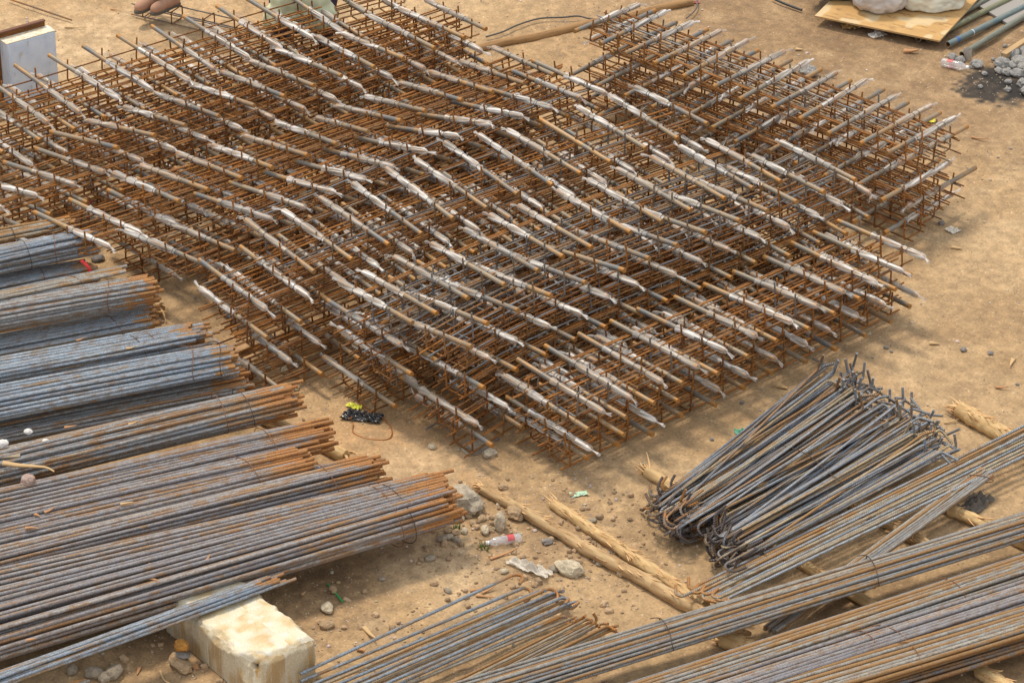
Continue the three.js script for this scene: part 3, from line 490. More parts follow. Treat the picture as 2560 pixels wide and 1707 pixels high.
function pole(label, A, B, r0, r1, o = {}) {
  reseed(o.seed ?? 1);
  r0 *= 0.82; r1 *= 0.82; const a = onG(...A), b = onG(...B), base = a.clone().lerp(b, 0.5), g = thing('timber_pole', label, 'timber pole', base, 'stripped timber poles'), n = 64, pts = [], s = o.seed ?? 0;
  for (let i = 0; i <= n; i++) { const t = i / n, q = a.clone().lerp(b, t); q.y = lerp(a.y + r0 * 0.8, b.y + r1 * 0.8, t) + (o.lift ?? 0) + 0.02 * fbm(t * 4, s, 0, 2); q.x += 0.04 * fbm(t * 3.5, s + 9, 0, 2); pts.push(q.sub(base)); }
  part('trunk', tube(pts, (t, an, i) => lerp(r0, r1, t) * (1 + 0.34 * fbm(t * 22, Math.cos(an) * 1.6 + s, Math.sin(an) * 1.6, 3) + 0.2 * fbm(t * 6, s, 3, 2)), 14, { vs: 1.6, v0: rnd() }), o.mat ?? WOOD, g);
  const d = b.clone().sub(a).normalize(), sd = V(-d.z, 0, d.x), fray = (c, dd, r, m) => { for (let i = 0; i < m; i++) { const u = dd.clone().addScaledVector(sd, rr(-0.7, 0.7)).addScaledVector(V(0, 1, 0), rr(-0.25, 0.5)).normalize(); part('splinter', strip(c.clone().addScaledVector(sd, rr(-0.8, 0.8) * r).add(V(0, rr(-0.5, 0.7) * r, 0)), u, rr(0.05, 0.13), rr(0.006, 0.012), rr(-0.5, 0.3)), FIBRE, g); } };
  if (o.frayA) fray(pts[0], d.clone().negate(), r0, o.frayA);
  if (o.frayB) fray(pts[n], d, r1, o.frayB);
  for (let i = 0; i < (o.bark ?? 14) * 1.6; i++) { const t = rr(0.04, 0.96), c = pts[Math.round(t * n)].clone(), an = rr(-1.2, 1.2), out = sd.clone().multiplyScalar(Math.sin(an)).add(V(0, Math.cos(an), 0)); part('bark_strip', strip(c.addScaledVector(out, lerp(r0, r1, t) * 0.95), d.clone().addScaledVector(sd, rr(-0.4, 0.4)).normalize(), rr(0.04, 0.11), rr(0.004, 0.009), rr(0.05, 0.5), out), FIBRE, g); }
  return g;
}
pole('long stripped pole with a frayed end, by the plastic bottle', P('q8', 1075, 330), [1860, 1607], 0.046, 0.06, { seed: 11, frayA: 22, bark: 26 });
pole('shaggy yellowish pole lying along the long stripped one', P('q8', 1530, 425), [1765, 1530], 0.045, 0.055, { seed: 12, frayA: 6, bark: 44, mat: WOOD2 });
pole('pole under the slim hooked bundle, showing its pale end by the heap', [1618, 1188], [2240, 1560], 0.045, 0.045, { seed: 13, frayA: 16, bark: 26, mat: WOOD2 });
pole('short pole between the heap and the slim hooked bundle', [2075, 1238], [2330, 1380], 0.05, 0.05, { seed: 14, frayA: 14, bark: 20, mat: WOOD });
pole('thick torn log with shredded bark, past the heap', [2402, 1040], [2640, 1180], 0.075, 0.07, { seed: 15, frayA: 26, bark: 40, mat: WOOD2 });
pole('pole end beside the orange streaked band and a dark rag', [2378, 1285], [2680, 1420], 0.05, 0.05, { seed: 16, frayA: 16, bark: 14, mat: WOOD2 });
pole('log stub poking out between the flat bands', [1812, 1612], [1960, 1680], 0.075, 0.065, { seed: 17, frayA: 14, bark: 22, mat: WOOD2 });
pole('split log end at the edge below the last loose bars', [2452, 1690], [2600, 1790], 0.06, 0.06, { seed: 18, frayA: 12, bark: 10, mat: WOOD2 });
pole('weathered log lying under the stacked blue bundles', [398, 790], [150, 700], 0.07, 0.07, { seed: 19, frayA: 5, bark: 8 });
pole('pale log under the brown bundles, its broken end showing', [862, 1152], [560, 1010], 0.055, 0.055, { seed: 20, frayA: 8, bark: 12, mat: WOOD2 });

// ---------------------------------------------------------------- concrete block
const concreteTex = (seed, a, b, c) => { const A = noiseTable(32, seed), B = noiseTable(256, seed + 1); return texture(512, 512, (i, j) => { const n = A(i / 40, j / 40), m = B(i / 3, j / 3), q = A(i / 14 + 5, j / 14); let k = mix3(a, b, sst(0.3, 0.7, n * 0.6 + q * 0.4)); k = mix3(k, c, sst(0.6, 0.82, q * 0.6 + n * 0.2 + m * 0.2)); const g = 0.9 + 0.2 * m; return [k[0] * g, k[1] * g, k[2] * g]; }); };
const roughStone = (geo, amp, f, s) => { const p = geo.attributes.position, v = V(0, 0, 0); for (let i = 0; i < p.count; i++) { v.fromBufferAttribute(p, i); const k = 1 + amp * fbm(v.x * f + s, v.y * f, v.z * f, 3); p.setXYZ(i, v.x * k, v.y * k, v.z * k); } geo.computeVertexNormals(); return geo; };
{
  const h = 0.275, F = px(634, 1661, h), Rr = px(800, 1590, h), Lf = px(480, 1546, h);
  const ex = Rr.clone().sub(F), ez = Lf.clone().sub(F).normalize().multiplyScalar(0.95), base = F.clone().addScaledVector(ex, 0.5).addScaledVector(ez, 0.5); base.y = 0;
  const g = new THREE.BoxGeometry(1, 1, 1, 44, 28, 90), p = g.attributes.position, uv = g.attributes.uv, w = ex.length();
  for (let i = 0; i < p.count; i++) {
    let x = p.getX(i), y = p.getY(i) + 0.5, z = p.getZ(i); // x along ex, z along ez (z=-0.5 near end)
    const X = x * w, Z = z * 0.95, Y = y * h;
    const dx = w / 2 - Math.abs(X), dz = Z + 0.475, dt = h - Y; // distance to edges
    let cx = X, cy = Y, cz = Z;
    const n = fbm(X * 6, Y * 6, Z * 6, 3), n2 = fbm(X * 24 + 4, Y * 24, Z * 24, 2);
    // ragged edges: how far the top edge has broken back along each side
    const rag = (u, k) => Math.max(0.008, 0.03 + 0.075 * fbm(u * 4.5 + k, k * 3, 1, 3) + 0.02 * fbm(u * 21 + k, 2, 1, 2));
    const cut = (a, b, r) => { const q = r - (a + b); return q > 0 ? q / 2 : 0; };
    const kr = cut(w / 2 - X, dt, rag(Z, 7) * 1.5); cx -= kr; cy -= kr;
    const kl = cut(w / 2 + X, dt, rag(Z, 19)); cx += kl; cy -= kl;
    const kf = cut(dz, dt, rag(X, 31) * 1.4); cz += kf; cy -= kf;
    const kc = cut(w / 2 - X, dz, 0.05 + 0.03 * fbm(Y * 8, 5, 2, 2)); cx -= kc; cz += kc;
    const kc2 = cut(w / 2 + X, dz, 0.03 + 0.02 * fbm(Y * 9, 7, 2, 2)); cx += kc2; cz += kc2;
    const br = Math.max(0, 1 - Math.hypot((w / 2 - X) / 0.16, (Z + 0.475) / 0.17, (h - Y) / 0.2)); cx -= br * 0.07; cz += br * 0.06; cy -= br * 0.06;
    const chipped = (kr + kl + kf + br * 0.05) > 0.001 ? 1 : 0;
    cy += (Y > h - 0.002 ? 1 : 0.3) * (0.016 * n + 0.005 * n2) + chipped * 0.008 * n2; cx += 0.009 * n + (0.003 + 0.008 * chipped) * n2; cz += 0.008 * n + (0.003 + 0.008 * chipped) * n2;
    p.setXYZ(i, cx, cy, cz);
    const ny = g.attributes.normal.getY(i), nx = g.attributes.normal.getX(i);
    if (ny > 0.5) uv.setXY(i, X * 1.6 + 0.1, Z * 1.6); else uv.setXY(i, (Math.abs(nx) > 0.5 ? Z : X) * 1.6, Y * 1.1 + (Math.abs(nx) > 0.5 ? 0.3 : 0.7));
  }
  g.computeVertexNormals();
  const A = noiseTable(32, 81), B = noiseTable(256, 82);
  const top = texture(512, 512, (i, j) => { const n = A(i / 58, j / 58), q = A(i / 22 + 7, j / 12), m = B(i / 2, j / 2); let k = mix3([212, 203, 180], [204, 186, 148], sst(0.2, 0.9, n)); k = mix3(k, [176, 138, 92], sst(0.45, 1, q * 0.2 + n * 0.6 + m * 0.2) * 0.6); k = mix3(k, [214, 212, 206], sst(0.62, 0.85, A(i / 40 + 3, j / 40 + 9)) * 0.5); const s = B(i / 1.2 + 9, j / 1.2); if (s > 0.86) k = mix3(k, [120, 112, 102], 0.45); const gg = 0.9 + 0.2 * m; return [k[0] * gg, k[1] * gg, k[2] * gg]; });
  const side = texture(512, 512, (i, j) => { const n = A(i / 50, j / 90), q = A(i / 60 + 7, j / 60), m = B(i / 2, j / 3), st = A(i / 4, j / 220 + 4); let k = mix3([184, 172, 146], [160, 136, 98], sst(0.3, 0.8, n * 0.5 + q * 0.5)); k = mix3(k, [186, 182, 172], sst(0.66, 0.9, st) * 0.4); k = mix3(k, [164, 116, 44], sst(0.62, 0.9, A(i / 14 + 20, j / 120) * 0.6 + q * 0.4) * 0.55); const gg = 0.9 + 0.2 * m; return [k[0] * gg, k[1] * gg, k[2] * gg]; });
  const mt = std({ map: top, roughness: 0.95, bumpMap: top, bumpScale: 0.006 }), ms = std({ map: side, roughness: 0.95, bumpMap: side, bumpScale: 0.002 });
  const m = single('concrete_block', 'chipped pale concrete block stained yellow, propping the slim bundle', 'concrete block', g, [ms, ms, mt, ms, ms, ms], base);
  const X = ex.clone().setY(0).normalize(), Zv = ez.clone().setY(0).normalize(); m.applyMatrix4(new THREE.Matrix4()); m.rotation.y = Math.atan2(-X.z, X.x);
  const zz = V(-Math.sin(0), 0, 1).applyAxisAngle(V(0, 1, 0), m.rotation.y); if (zz.dot(Zv) < 0) { m.rotation.y += Math.PI; }
}
// ---------------------------------------------------------------- stones, gravel, litter
const STONE = [[172, 160, 140], [150, 138, 120], [190, 176, 150], [132, 126, 120], [166, 140, 108]].map((c, i) => std({ map: concreteTex(300 + i * 5, c, c.map((v) => v * 0.82), c.map((v) => v * 1.1)), roughness: 0.95, bumpScale: 0.004 }));
const rockGeo = (s, ax, ay, az, det = 2, amp = 0.45) => { const g = new THREE.IcosahedronGeometry(1, det), p = g.attributes.position, v = V(0, 0, 0); for (let i = 0; i < p.count; i++) { v.fromBufferAttribute(p, i).normalize(); let k = 1 + amp * fbm(v.x * 1.3 + s, v.y * 1.3, v.z * 1.3, 3); const f = 0.72; for (const d of rockGeo.dirs) { const q = v.dot(d) * k; const lim = f + 0.22 * Math.abs(Math.sin(s * 3 + d.x * 9)); if (q > lim) k *= lim / q; } v.multiplyScalar(k); p.setXYZ(i, v.x * ax, v.y * ay, v.z * az); } g.computeVertexNormals(); return g; };
rockGeo.dirs = []; reseed(55); for (let i = 0; i < 9; i++) rockGeo.dirs.push(V(rr(-1, 1), rr(-1, 1), rr(-1, 1)).normalize());
function stone(x, y, ax, ay, az, m, label, group, o = {}) { const p = onG(x, y), g = rockGeo(x * 0.13 + y * 0.07, ax, ay, az, o.det ?? 3, o.amp ?? 0.45); p.y += (o.h ?? 0) + ay * 0.55; const s = single(o.name ?? 'stone', label, o.cat ?? 'stone', g, o.mat ?? STONE[m], p, group); s.rotation.y = o.turn ?? rr(0, 6); return s; }
reseed(8100);
stone(1160, 1268, 0.15, 0.1, 0.12, 0, 'big rough stone at the end of the thickest brown bundle', undefined, { amp: 0.7 });
stone(1425, 1432, 0.1, 0.055, 0.07, 2, 'broken pale lump of mortar beside the white plastic bag', undefined, { amp: 0.8 });
stone(1250, 1322, 0.05, 0.085, 0.04, 2, 'upright pale shard behind the plastic bottle', undefined, { amp: 0.6 });
stone(1288, 1292, 0.07, 0.05, 0.05, 4, 'brown clod beneath the long stripped pole', undefined, { amp: 0.7 });
stone(1213, 1330, 0.05, 0.03, 0.03, 2, 'flat yellowish stone beside the upright shard');
stone(1370, 1358, 0.042, 0.022, 0.03, 3, 'dark flat stone beside the long stripped pole');
stone(1555, 1436, 0.045, 0.03, 0.035, 4, 'small clod beside the long stripped pole near its middle');
stone(1075, 1400, 0.04, 0.025, 0.03, 1, 'grey crusty stone in front of the thickest bundle');
stone(818, 1525, 0.055, 0.032, 0.04, 2, 'pale lump beside the green straw');
stone(816, 1568, 0.05, 0.03, 0.04, 4, 'pinkish stone near the corner of the concrete block');
stone(832, 1483, 0.028, 0.03, 0.026, 4, 'pinkish pebble lying on the green straw', undefined, { h: 0.01 });
stone(955, 1450, 0.025, 0.016, 0.02, 1, 'oval pebble in the shadow of the thickest bundle');
stone(1120, 1480, 0.035, 0.018, 0.02, 1, 'flat chip behind the blue grey hooked bars');
stone(1222, 1138, 0.055, 0.03, 0.05, 0, 'pale rounded stone at the foot of the cages', undefined, { amp: 0.6 });
stone(1185, 1118, 0.12, 0.012, 0.09, 1, 'flat grey slab sticking out from under the cages', undefined, { amp: 0.9 });
stone(715, 930, 0.045, 0.03, 0.035, 2, 'pale stone beside the blue scrap');
stone(735, 970, 0.05, 0.02, 0.035, 2, 'flat white stone beside the orange bar ends');
stone(450, 1668, 0.105, 0.045, 0.06, 4, 'flat brown stone at the bottom of the little pile', 'little pile of stones beside the concrete block');
stone(457, 1660, 0.06, 0.022, 0.04, 3, 'thin grey slab in the middle of the little pile', 'little pile of stones beside the concrete block', { h: 0.06 });
stone(456, 1656, 0.05, 0.042, 0.04, 4, 'rounded orange stone on top of the little pile', 'little pile of stones beside the concrete block', { h: 0.1, mat: std({ map: concreteTex(350, [186, 134, 62], [150, 98, 40], [200, 160, 96]), roughness: 0.9 }) });
for (const [x, y, s] of [[235, 1690, 0.06], [262, 1700, 0.05], [285, 1690, 0.07], [180, 1680, 0.045]]) stone(x, y, s, s * 0.7, s * 0.8, 1, 'rough stone on the earth below the slim bundle', 'stones below the slim bundle');
for (const [x, y, s] of [[243, 650, 0.05], [1105, 1350, 0.035], [1122, 1345, 0.03], [1140, 1352, 0.03], [1145, 1300, 0.04], [1330, 1425, 0.04], [1480, 1305, 0.03], [1500, 1412, 0.03], [1385, 1425, 0.035], [1205, 1300, 0.035], [1182, 1310, 0.03], [1160, 1330, 0.03], [1260, 1430, 0.025], [1240, 1100, 0.025], [1080, 1120, 0.03]]) stone(x, y, s * 1.1, s * 0.6, s * 0.85, Math.floor(rnd() * 5), 'small rounded stone among the clods near the poles', 'small stones near the poles', { det: 2 });
for (const [x, y, s] of [[2410, 876, 0.03], [2478, 885, 0.025], [2216, 870, 0.02], [1730, 1015, 0.02], [1856, 1008, 0.02], [1780, 1100, 0.018], [1840, 1120, 0.015], [2354, 560, 0.03], [2545, 962, 0.015], [2230, 880, 0.015]]) stone(x, y, s, s * 0.6, s * 0.85, 3, 'small dark pebble on the open sandy ground', 'pebbles on the open ground', { det: 2 });
{ // concrete rubble and ash by the pipes
  const CR = std({ map: concreteTex(360, [146, 144, 140], [112, 110, 106], [172, 170, 166]), roughness: 0.95, flatShading: true });
  reseed(8200);
  for (const [x, y, s] of [[2505, 165, 0.1], [2530, 145, 0.11], [2550, 165, 0.12], [2520, 185, 0.07], [2545, 190, 0.09], [2500, 182, 0.06], [2555, 135, 0.1], [2535, 170, 0.08], [2512, 150, 0.07], [2570, 180, 0.13], [2575, 150, 0.12], [2522, 208, 0.05], [2520, 227, 0.045], [2556, 212, 0.07], [2452, 219, 0.035], [2462, 187, 0.04], [2485, 150, 0.03], [2545, 120, 0.06], [2568, 232, 0.09], [2513, 117, 0.03]]) stone(x, y, s * 0.72, s * 0.5, s * 0.6, 0, 'grey chunk of broken concrete in the rubble beside the pipes', 'concrete rubble beside the pipes', { name: 'concrete_chunk', cat: 'rubble', mat: CR, amp: 0.75 });
  for (const [x, y, s] of [[2383, 148, 0.05], [2403, 155, 0.05], [2441, 167, 0.06]]) stone(x, y, s, s * 0.7, s * 0.8, 0, 'lump of grey concrete beside the far plastic bottle', 'lumps beside the far bottle', { name: 'concrete_chunk', cat: 'rubble', mat: CR, amp: 0.75 });
  stone(2022, 187, 0.085, 0.055, 0.06, 0, 'speckled concrete lump behind the crosswise cages', undefined, { name: 'concrete_chunk', cat: 'rubble', mat: CR, amp: 0.7 });
}
// stones and scraps lying on the bundles
reseed(8300);
for (const [x, y, h, s, l] of [[68, 1079, 0.37, 0.03, 'white stone lying on the wide grey bundle'], [112, 1103, 0.37, 0.024, 'smaller white chip lying on the wide grey bundle'], [5, 1108, 0.37, 0.04, 'pale stone at the edge of the wide grey bundle']]) { const p = px(x, y, h); single('stone', l, 'stone', rockGeo(x, s, s * 0.7, s * 0.8, 2), std({ color: new THREE.Color().setRGB(0.62, 0.6, 0.57), roughness: 0.9 }), p); }
{ const p = px(68, 1202, 0.36); single('stone', 'rust stained rounded stone lying on the brownish bundle', 'stone', rockGeo(5, 0.05, 0.05, 0.045, 3), std({ map: concreteTex(371, [170, 150, 140], [150, 112, 92], [196, 192, 186]), roughness: 0.9 }), p); }
const CHIP = std({ color: new THREE.Color().setRGB(0.5, 0.34, 0.17), roughness: 0.9, side: THREE.DoubleSide });
const CHIP2 = std({ color: new THREE.Color().setRGB(0.42, 0.22, 0.1), roughness: 0.9, side: THREE.DoubleSide });
const stripAt = (p, ang, len, w, curl) => strip(V(0, 0.004, 0), V(Math.cos(ang), 0, Math.sin(ang)), len, w, curl);
single('wood_strip', 'long curled strip of pale bark on the brownish bundle', 'wood scrap', tube(spline([V(-0.17, 0.01, -0.02), V(-0.08, 0, -0.01), V(0.03, 0.004, 0.01), V(0.12, 0.0, 0.02), V(0.17, -0.01, 0.05)], 14), (t, a) => (0.3 * Math.abs(Math.cos(a)) + Math.abs(Math.sin(a))) * 0.02 * (1 - t * 0.7), 8), CHIP, px(70, 1165, 0.37));
single('wood_strip', 'grey wooden lath lying across the brownish bundle', 'wood scrap', new THREE.BoxGeometry(0.2, 0.012, 0.05), std({ map: woodTex(67, [150, 138, 118], [128, 116, 96], [100, 90, 76]), roughness: 0.9 }), px(10, 1140, 0.37)).rotation.y = 0.1;
for (const [x, y, h] of [[85, 1290, 0.37], [110, 1285, 0.37], [62, 1325, 0.37], [300, 1265, 0.37], [370, 1415, 0.4], [375, 1418, 0.4], [507, 1410, 0.4], [182, 1490, 0.4], [145, 1485, 0.4], [65, 1605, 0.4], [372, 1450, 0.4], [600, 1350, 0.4], [680, 1305, 0.4], [160, 1073, 0.37], [315, 875, 0.45], [170, 885, 0.37], [190, 855, 0.37], [115, 920, 0.37], [320, 1065, 0.37], [680, 690 + 620, 0.4]]) { const p = px(x, y, h); p.y += 0.01; single('bark_chip', 'brown chip of bark lying on the stacked bars', 'wood scrap', stripAt(p, rr(-1, 1), rr(0.04, 0.09), rr(0.006, 0.013), rr(-0.2, 0.5)), rnd() < 0.6 ? CHIP : CHIP2, p, 'bark chips on the stacked bars'); }
for (const [x, y, l, w, a, m] of [[910, 1570, 0.17, 0.02, 1.1, 0], [1990, 180 - 55, 0.06, 0.02, 0.3, 0], [2325, 860, 0.07, 0.02, 0.2, 0], [2535, 900, 0.12, 0.018, 1.9, 0], [1225, 1400, 0.2, 0.012, -0.5, 1], [1175, 1480, 0.1, 0.012, -0.3, 1], [1190, 1492, 0.12, 0.01, 0.2, 1], [1205, 1485, 0.1, 0.01, -0.6, 1], [895, 1625, 0.05, 0.02, 0.5, 1], [348, 1672, 0.07, 0.014, 1.7, 1], [485, 1668, 0.05, 0.03, 0.9, 1], [2080, 195, 0.04, 0.01, 0.1, 0], [2260, 130, 0.12, 0.03, 0.1, 1], [753, 1490, 0.04, 0.012, -0.9, 0], [1700, 795 + 180, 0.07, 0.03, 0.4, 1], [1945, 965, 0.08, 0.03, 0.7, 0], [2430, 345, 0.15, 0.01, 0.5, 1], [2380, 620, 0.08, 0.02, 0.5, 0], [2215, 1330, 0.09, 0.02, 0.4, 0], [160, 70, 0.2, 0.008, 0.1, 0], [275, 25, 0.1, 0.008, 0.3, 1], [2490, 970, 0.09, 0.012, 0.3, 1], [400, 1680, 0.22, 0.008, 1.2, 0], [2360, 1060, 0.15, 0.006, -0.3, 0], [655, 1065 - 60, 0.05, 0.012, 0.4, 0]]) { const p = onG(x, y, 0.006); single('wood_strip', 'dry wood or leaf scrap lying on the earth', 'wood scrap', stripAt(p, a, l, w, rr(0, 0.3)), m ? CHIP2 : CHIP, p, 'dry scraps on the earth'); }
// crumpled film, wrappers, bags: thin sheets folded in three dimensions
function crumple(name, label, cat, x, y, w, d, h, turn, mat, seed, o = {}) {
  const n = o.n ?? 16, g = new THREE.PlaneGeometry(1, 1, n, n), p = g.attributes.position;
  for (let i = 0; i < p.count; i++) { let u = p.getX(i), v = p.getY(i); const e = 1 + 0.5 * fbm(Math.atan2(v, u) * 1.2, seed, 0, 2), r = Math.max(Math.abs(u), Math.abs(v)) * 2; u *= e; v *= e; const fold = Math.abs(fbm(u * 3 + seed, v * 3, 1, 3)) * 2.2 + 0.5 * Math.abs(fbm(u * 9, v * 9 + seed, 1, 2)); p.setXYZ(i, u * w + (o.bend ?? 0) * v * v, Math.max(0.003, h * fold * (1.1 - 0.55 * r) + 0.004), v * d); }
  g.computeVertexNormals(); const q = onG(x, y, 0.004), m = single(name, label, cat, g, mat, q); m.rotation.y = turn; return m;
}
const film = (r, g, b, op, rough = 0.4) => std({ color: new THREE.Color().setRGB(r, g, b), roughness: rough, transparent: op < 1, opacity: op, side: THREE.DoubleSide });
crumple('plastic_bag', 'crumpled translucent white plastic bag by the broken lump', 'plastic bag', 1322, 1424, 0.3, 0.085, 0.07, -0.62, film(0.62, 0.57, 0.49, 0.8), 3, { n: 24 });
crumple('black_plastic_bag', 'torn black plastic bag beside the wire loop', 'plastic bag', 905, 1045, 0.27, 0.12, 0.06, -0.25, film(0.012, 0.012, 0.014, 1, 0.25), 9, { n: 28 });
crumple('wrapper', 'bright yellow wrapper beside the black bag', 'wrapper', 884, 1020, 0.11, 0.05, 0.05, -0.7, film(0.62, 0.62, 0.05, 1), 12);
crumple('wrapper', 'yellow wrapper on the ground near the crosswise cages', 'wrapper', 2325, 305, 0.09, 0.06, 0.05, 0.2, film(0.66, 0.58, 0.04, 1), 14);
crumple('wrapper', 'green scrap of plastic before the heap', 'wrapper', 1852, 1082, 0.08, 0.05, 0.03, 0.3, film(0.13, 0.45, 0.28, 1), 16);
crumple('wrapper', 'faded green and white wrapper near the poles', 'wrapper', 1447, 1238, 0.12, 0.05, 0.02, 0.25, film(0.42, 0.6, 0.42, 1), 18);
crumple('wrapper', 'small blue scrap near the cage corner', 'wrapper', 669, 922, 0.035, 0.06, 0.03, 0.4, film(0.2, 0.52, 0.6, 1), 20);
crumple('wrapper', 'clear plastic scrap in front of the plywood', 'wrapper', 2195, 90, 0.14, 0.1, 0.05, 0.5, film(0.7, 0.66, 0.6, 0.6), 22);
crumple('wrapper', 'scattered yellow and red food scraps in front of the plywood', 'litter', 2128, 70, 0.16, 0.08, 0.04, 0.1, film(0.55, 0.35, 0.12, 1, 0.9), 24);
crumple('wrapper', 'reddish torn scrap behind the crosswise cages', 'wrapper', 1728, 8, 0.16, 0.05, 0.03, 0, film(0.42, 0.13, 0.1, 1), 26);
crumple('dark_rag', 'dark grey rag at the pole end', 'rag', 2440, 1265, 0.22, 0.14, 0.08, 0.9, film(0.13, 0.11, 0.09, 1, 0.9), 28);
crumple('wrapper', 'silvery purple wrapper under the crosswise cages', 'wrapper', 2300, 533, 0.09, 0.07, 0.05, 0.2, film(0.45, 0.3, 0.42, 0.9), 30);
crumple('wrapper', 'crinkled white scrap on the open ground by the cages', 'wrapper', 2382, 578, 0.08, 0.1, 0.03, 0.7, film(0.62, 0.56, 0.46, 1), 32);
{ const p = px(212, 661, 0.3); single('red_tape', 'red tape flag on the end of the flat bluish bundle', 'tape', tube([V(-0.03, 0.02, -0.02), V(0, 0.005, 0), V(0.03, -0.02, 0.02), V(0.035, -0.05, 0.03)], (t, a) => (0.15 * Math.abs(Math.cos(a)) + Math.abs(Math.sin(a))) * 0.016, 8), film(0.6, 0.03, 0.03, 1), p); }
{ const p = onG(221, 562, 0.16); single('red_tape', 'dull red scrap of tape sticking up beside the cages', 'tape', tube([V(0, -0.1, 0), V(0.0, 0, 0), V(0.04, 0.05, 0)], (t, a) => (0.15 * Math.abs(Math.cos(a)) + Math.abs(Math.sin(a))) * 0.022 * (1 - t * 0.6), 8), film(0.4, 0.06, 0.07, 1), p); }
{ const p = onG(930, 1062); const l = [V(-0.13, 0.02, 0), V(-0.12, 0.01, 0.12), V(0, 0.008, 0.2), V(0.12, 0.008, 0.19), V(0.13, 0.01, 0.05), V(0.05, 0.012, -0.09), V(-0.06, 0.02, -0.12), V(-0.16, 0.03, -0.03)]; single('wire_loop', 'loop of orange copper wire on the ground', 'wire', tube(spline(l, 40), 0.004, 6), std({ color: new THREE.Color().setRGB(0.36, 0.13, 0.035), roughness: 0.6, metalness: 0.3 }), p); }
{ const a = onG(819, 1463, 0.01), b = onG(856, 1508, 0.012); single('green_straw', 'green plastic straw on the ground', 'straw', tube([V(0, 0, 0), b.clone().sub(a)], 0.0055, 8), film(0.02, 0.35, 0.1, 1), a); }
for (const [x, y] of [[1141, 1325], [1212, 1375]]) { const p = onG(x, y), g = thing('grass_tuft', 'small green tuft of grass among the stones', 'grass', p, 'grass tufts among the stones'); reseed(x); for (let i = 0; i < 12; i++) part('blade', strip(V(rr(-0.02, 0.02), 0, rr(-0.02, 0.02)), V(rr(-0.7, 0.7), 1, rr(-0.7, 0.7)).normalize(), rr(0.04, 0.09), 0.004, rr(-0.2, 0.2), V(rr(-1, 1), 0.1, rr(-1, 1)).normalize()), std({ color: new THREE.Color().setRGB(0.1, 0.17, 0.03), roughness: 0.8 }), g); }
// bottles
function bottle(label, A, B, R) {
  const a = onG(...A), b = onG(...B), L = a.distanceTo(b), base = a.clone().lerp(b, 0.5), g = thing('plastic_bottle', label, 'plastic bottle', base), k = L / 0.23;
  const prof = [[0.001, 0], [R * 0.8, 0.002], [R, 0.012]]; for (let i = 0; i < 8; i++) { const y = 0.02 + i * 0.015; prof.push([R, y], [R * 0.95, y + 0.007]); }
  prof.push([R, 0.145], [R * 0.98, 0.165], [R * 0.75, 0.188], [R * 0.42, 0.205], [R * 0.4, 0.212]);
  const q = new THREE.Quaternion().setFromUnitVectors(V(0, 1, 0), b.clone().sub(a).normalize());
  const body = part('body', new THREE.LatheGeometry(prof.map(([r, y]) => new THREE.Vector2(r, (y - 0.115) * k)), 22), new THREE.MeshPhysicalMaterial({ color: new THREE.Color().setRGB(0.92, 0.93, 0.95), roughness: 0.12, transmission: 0.75, thickness: 0, ior: 1.4, side: THREE.DoubleSide }), g);
  const lab = part('label_band', new THREE.CylinderGeometry(R * 1.015, R * 1.015, 0.045 * k, 22, 1, true, 0.6, 4.4), film(0.62, 0.06, 0.07, 0.75), g), cap = part('cap', new THREE.CylinderGeometry(R * 0.44, R * 0.44, 0.018 * k, 16), film(0.8, 0.8, 0.82, 1), g);
  lab.position.y = (0.075 - 0.115) * k; cap.position.y = (0.221 - 0.115) * k;
  const up = new THREE.Group(); [body, lab, cap].forEach((m) => { m.position.applyQuaternion(q); m.quaternion.copy(q); m.position.y += R; });
}
bottle('clear bottle with a red label lying by the poles', [1304, 1353], [1215, 1368], 0.031);
bottle('clear bottle with a red label lying by the pipes', [2354, 164], [2422, 179], 0.036);
{ const p = onG(2422, 150), g = new THREE.LatheGeometry([[0.001, 0], [0.03, 0], [0.036, 0.09], [0.034, 0.09], [0.028, 0.003]].map(([a, b]) => new THREE.Vector2(a, b)), 18); const m = single('plastic_cup', 'clear plastic cup with dark dregs at the pipe end', 'cup', g, film(0.5, 0.45, 0.4, 0.55), p); m.rotation.z = 0.15; m.position.y += 0.01; }
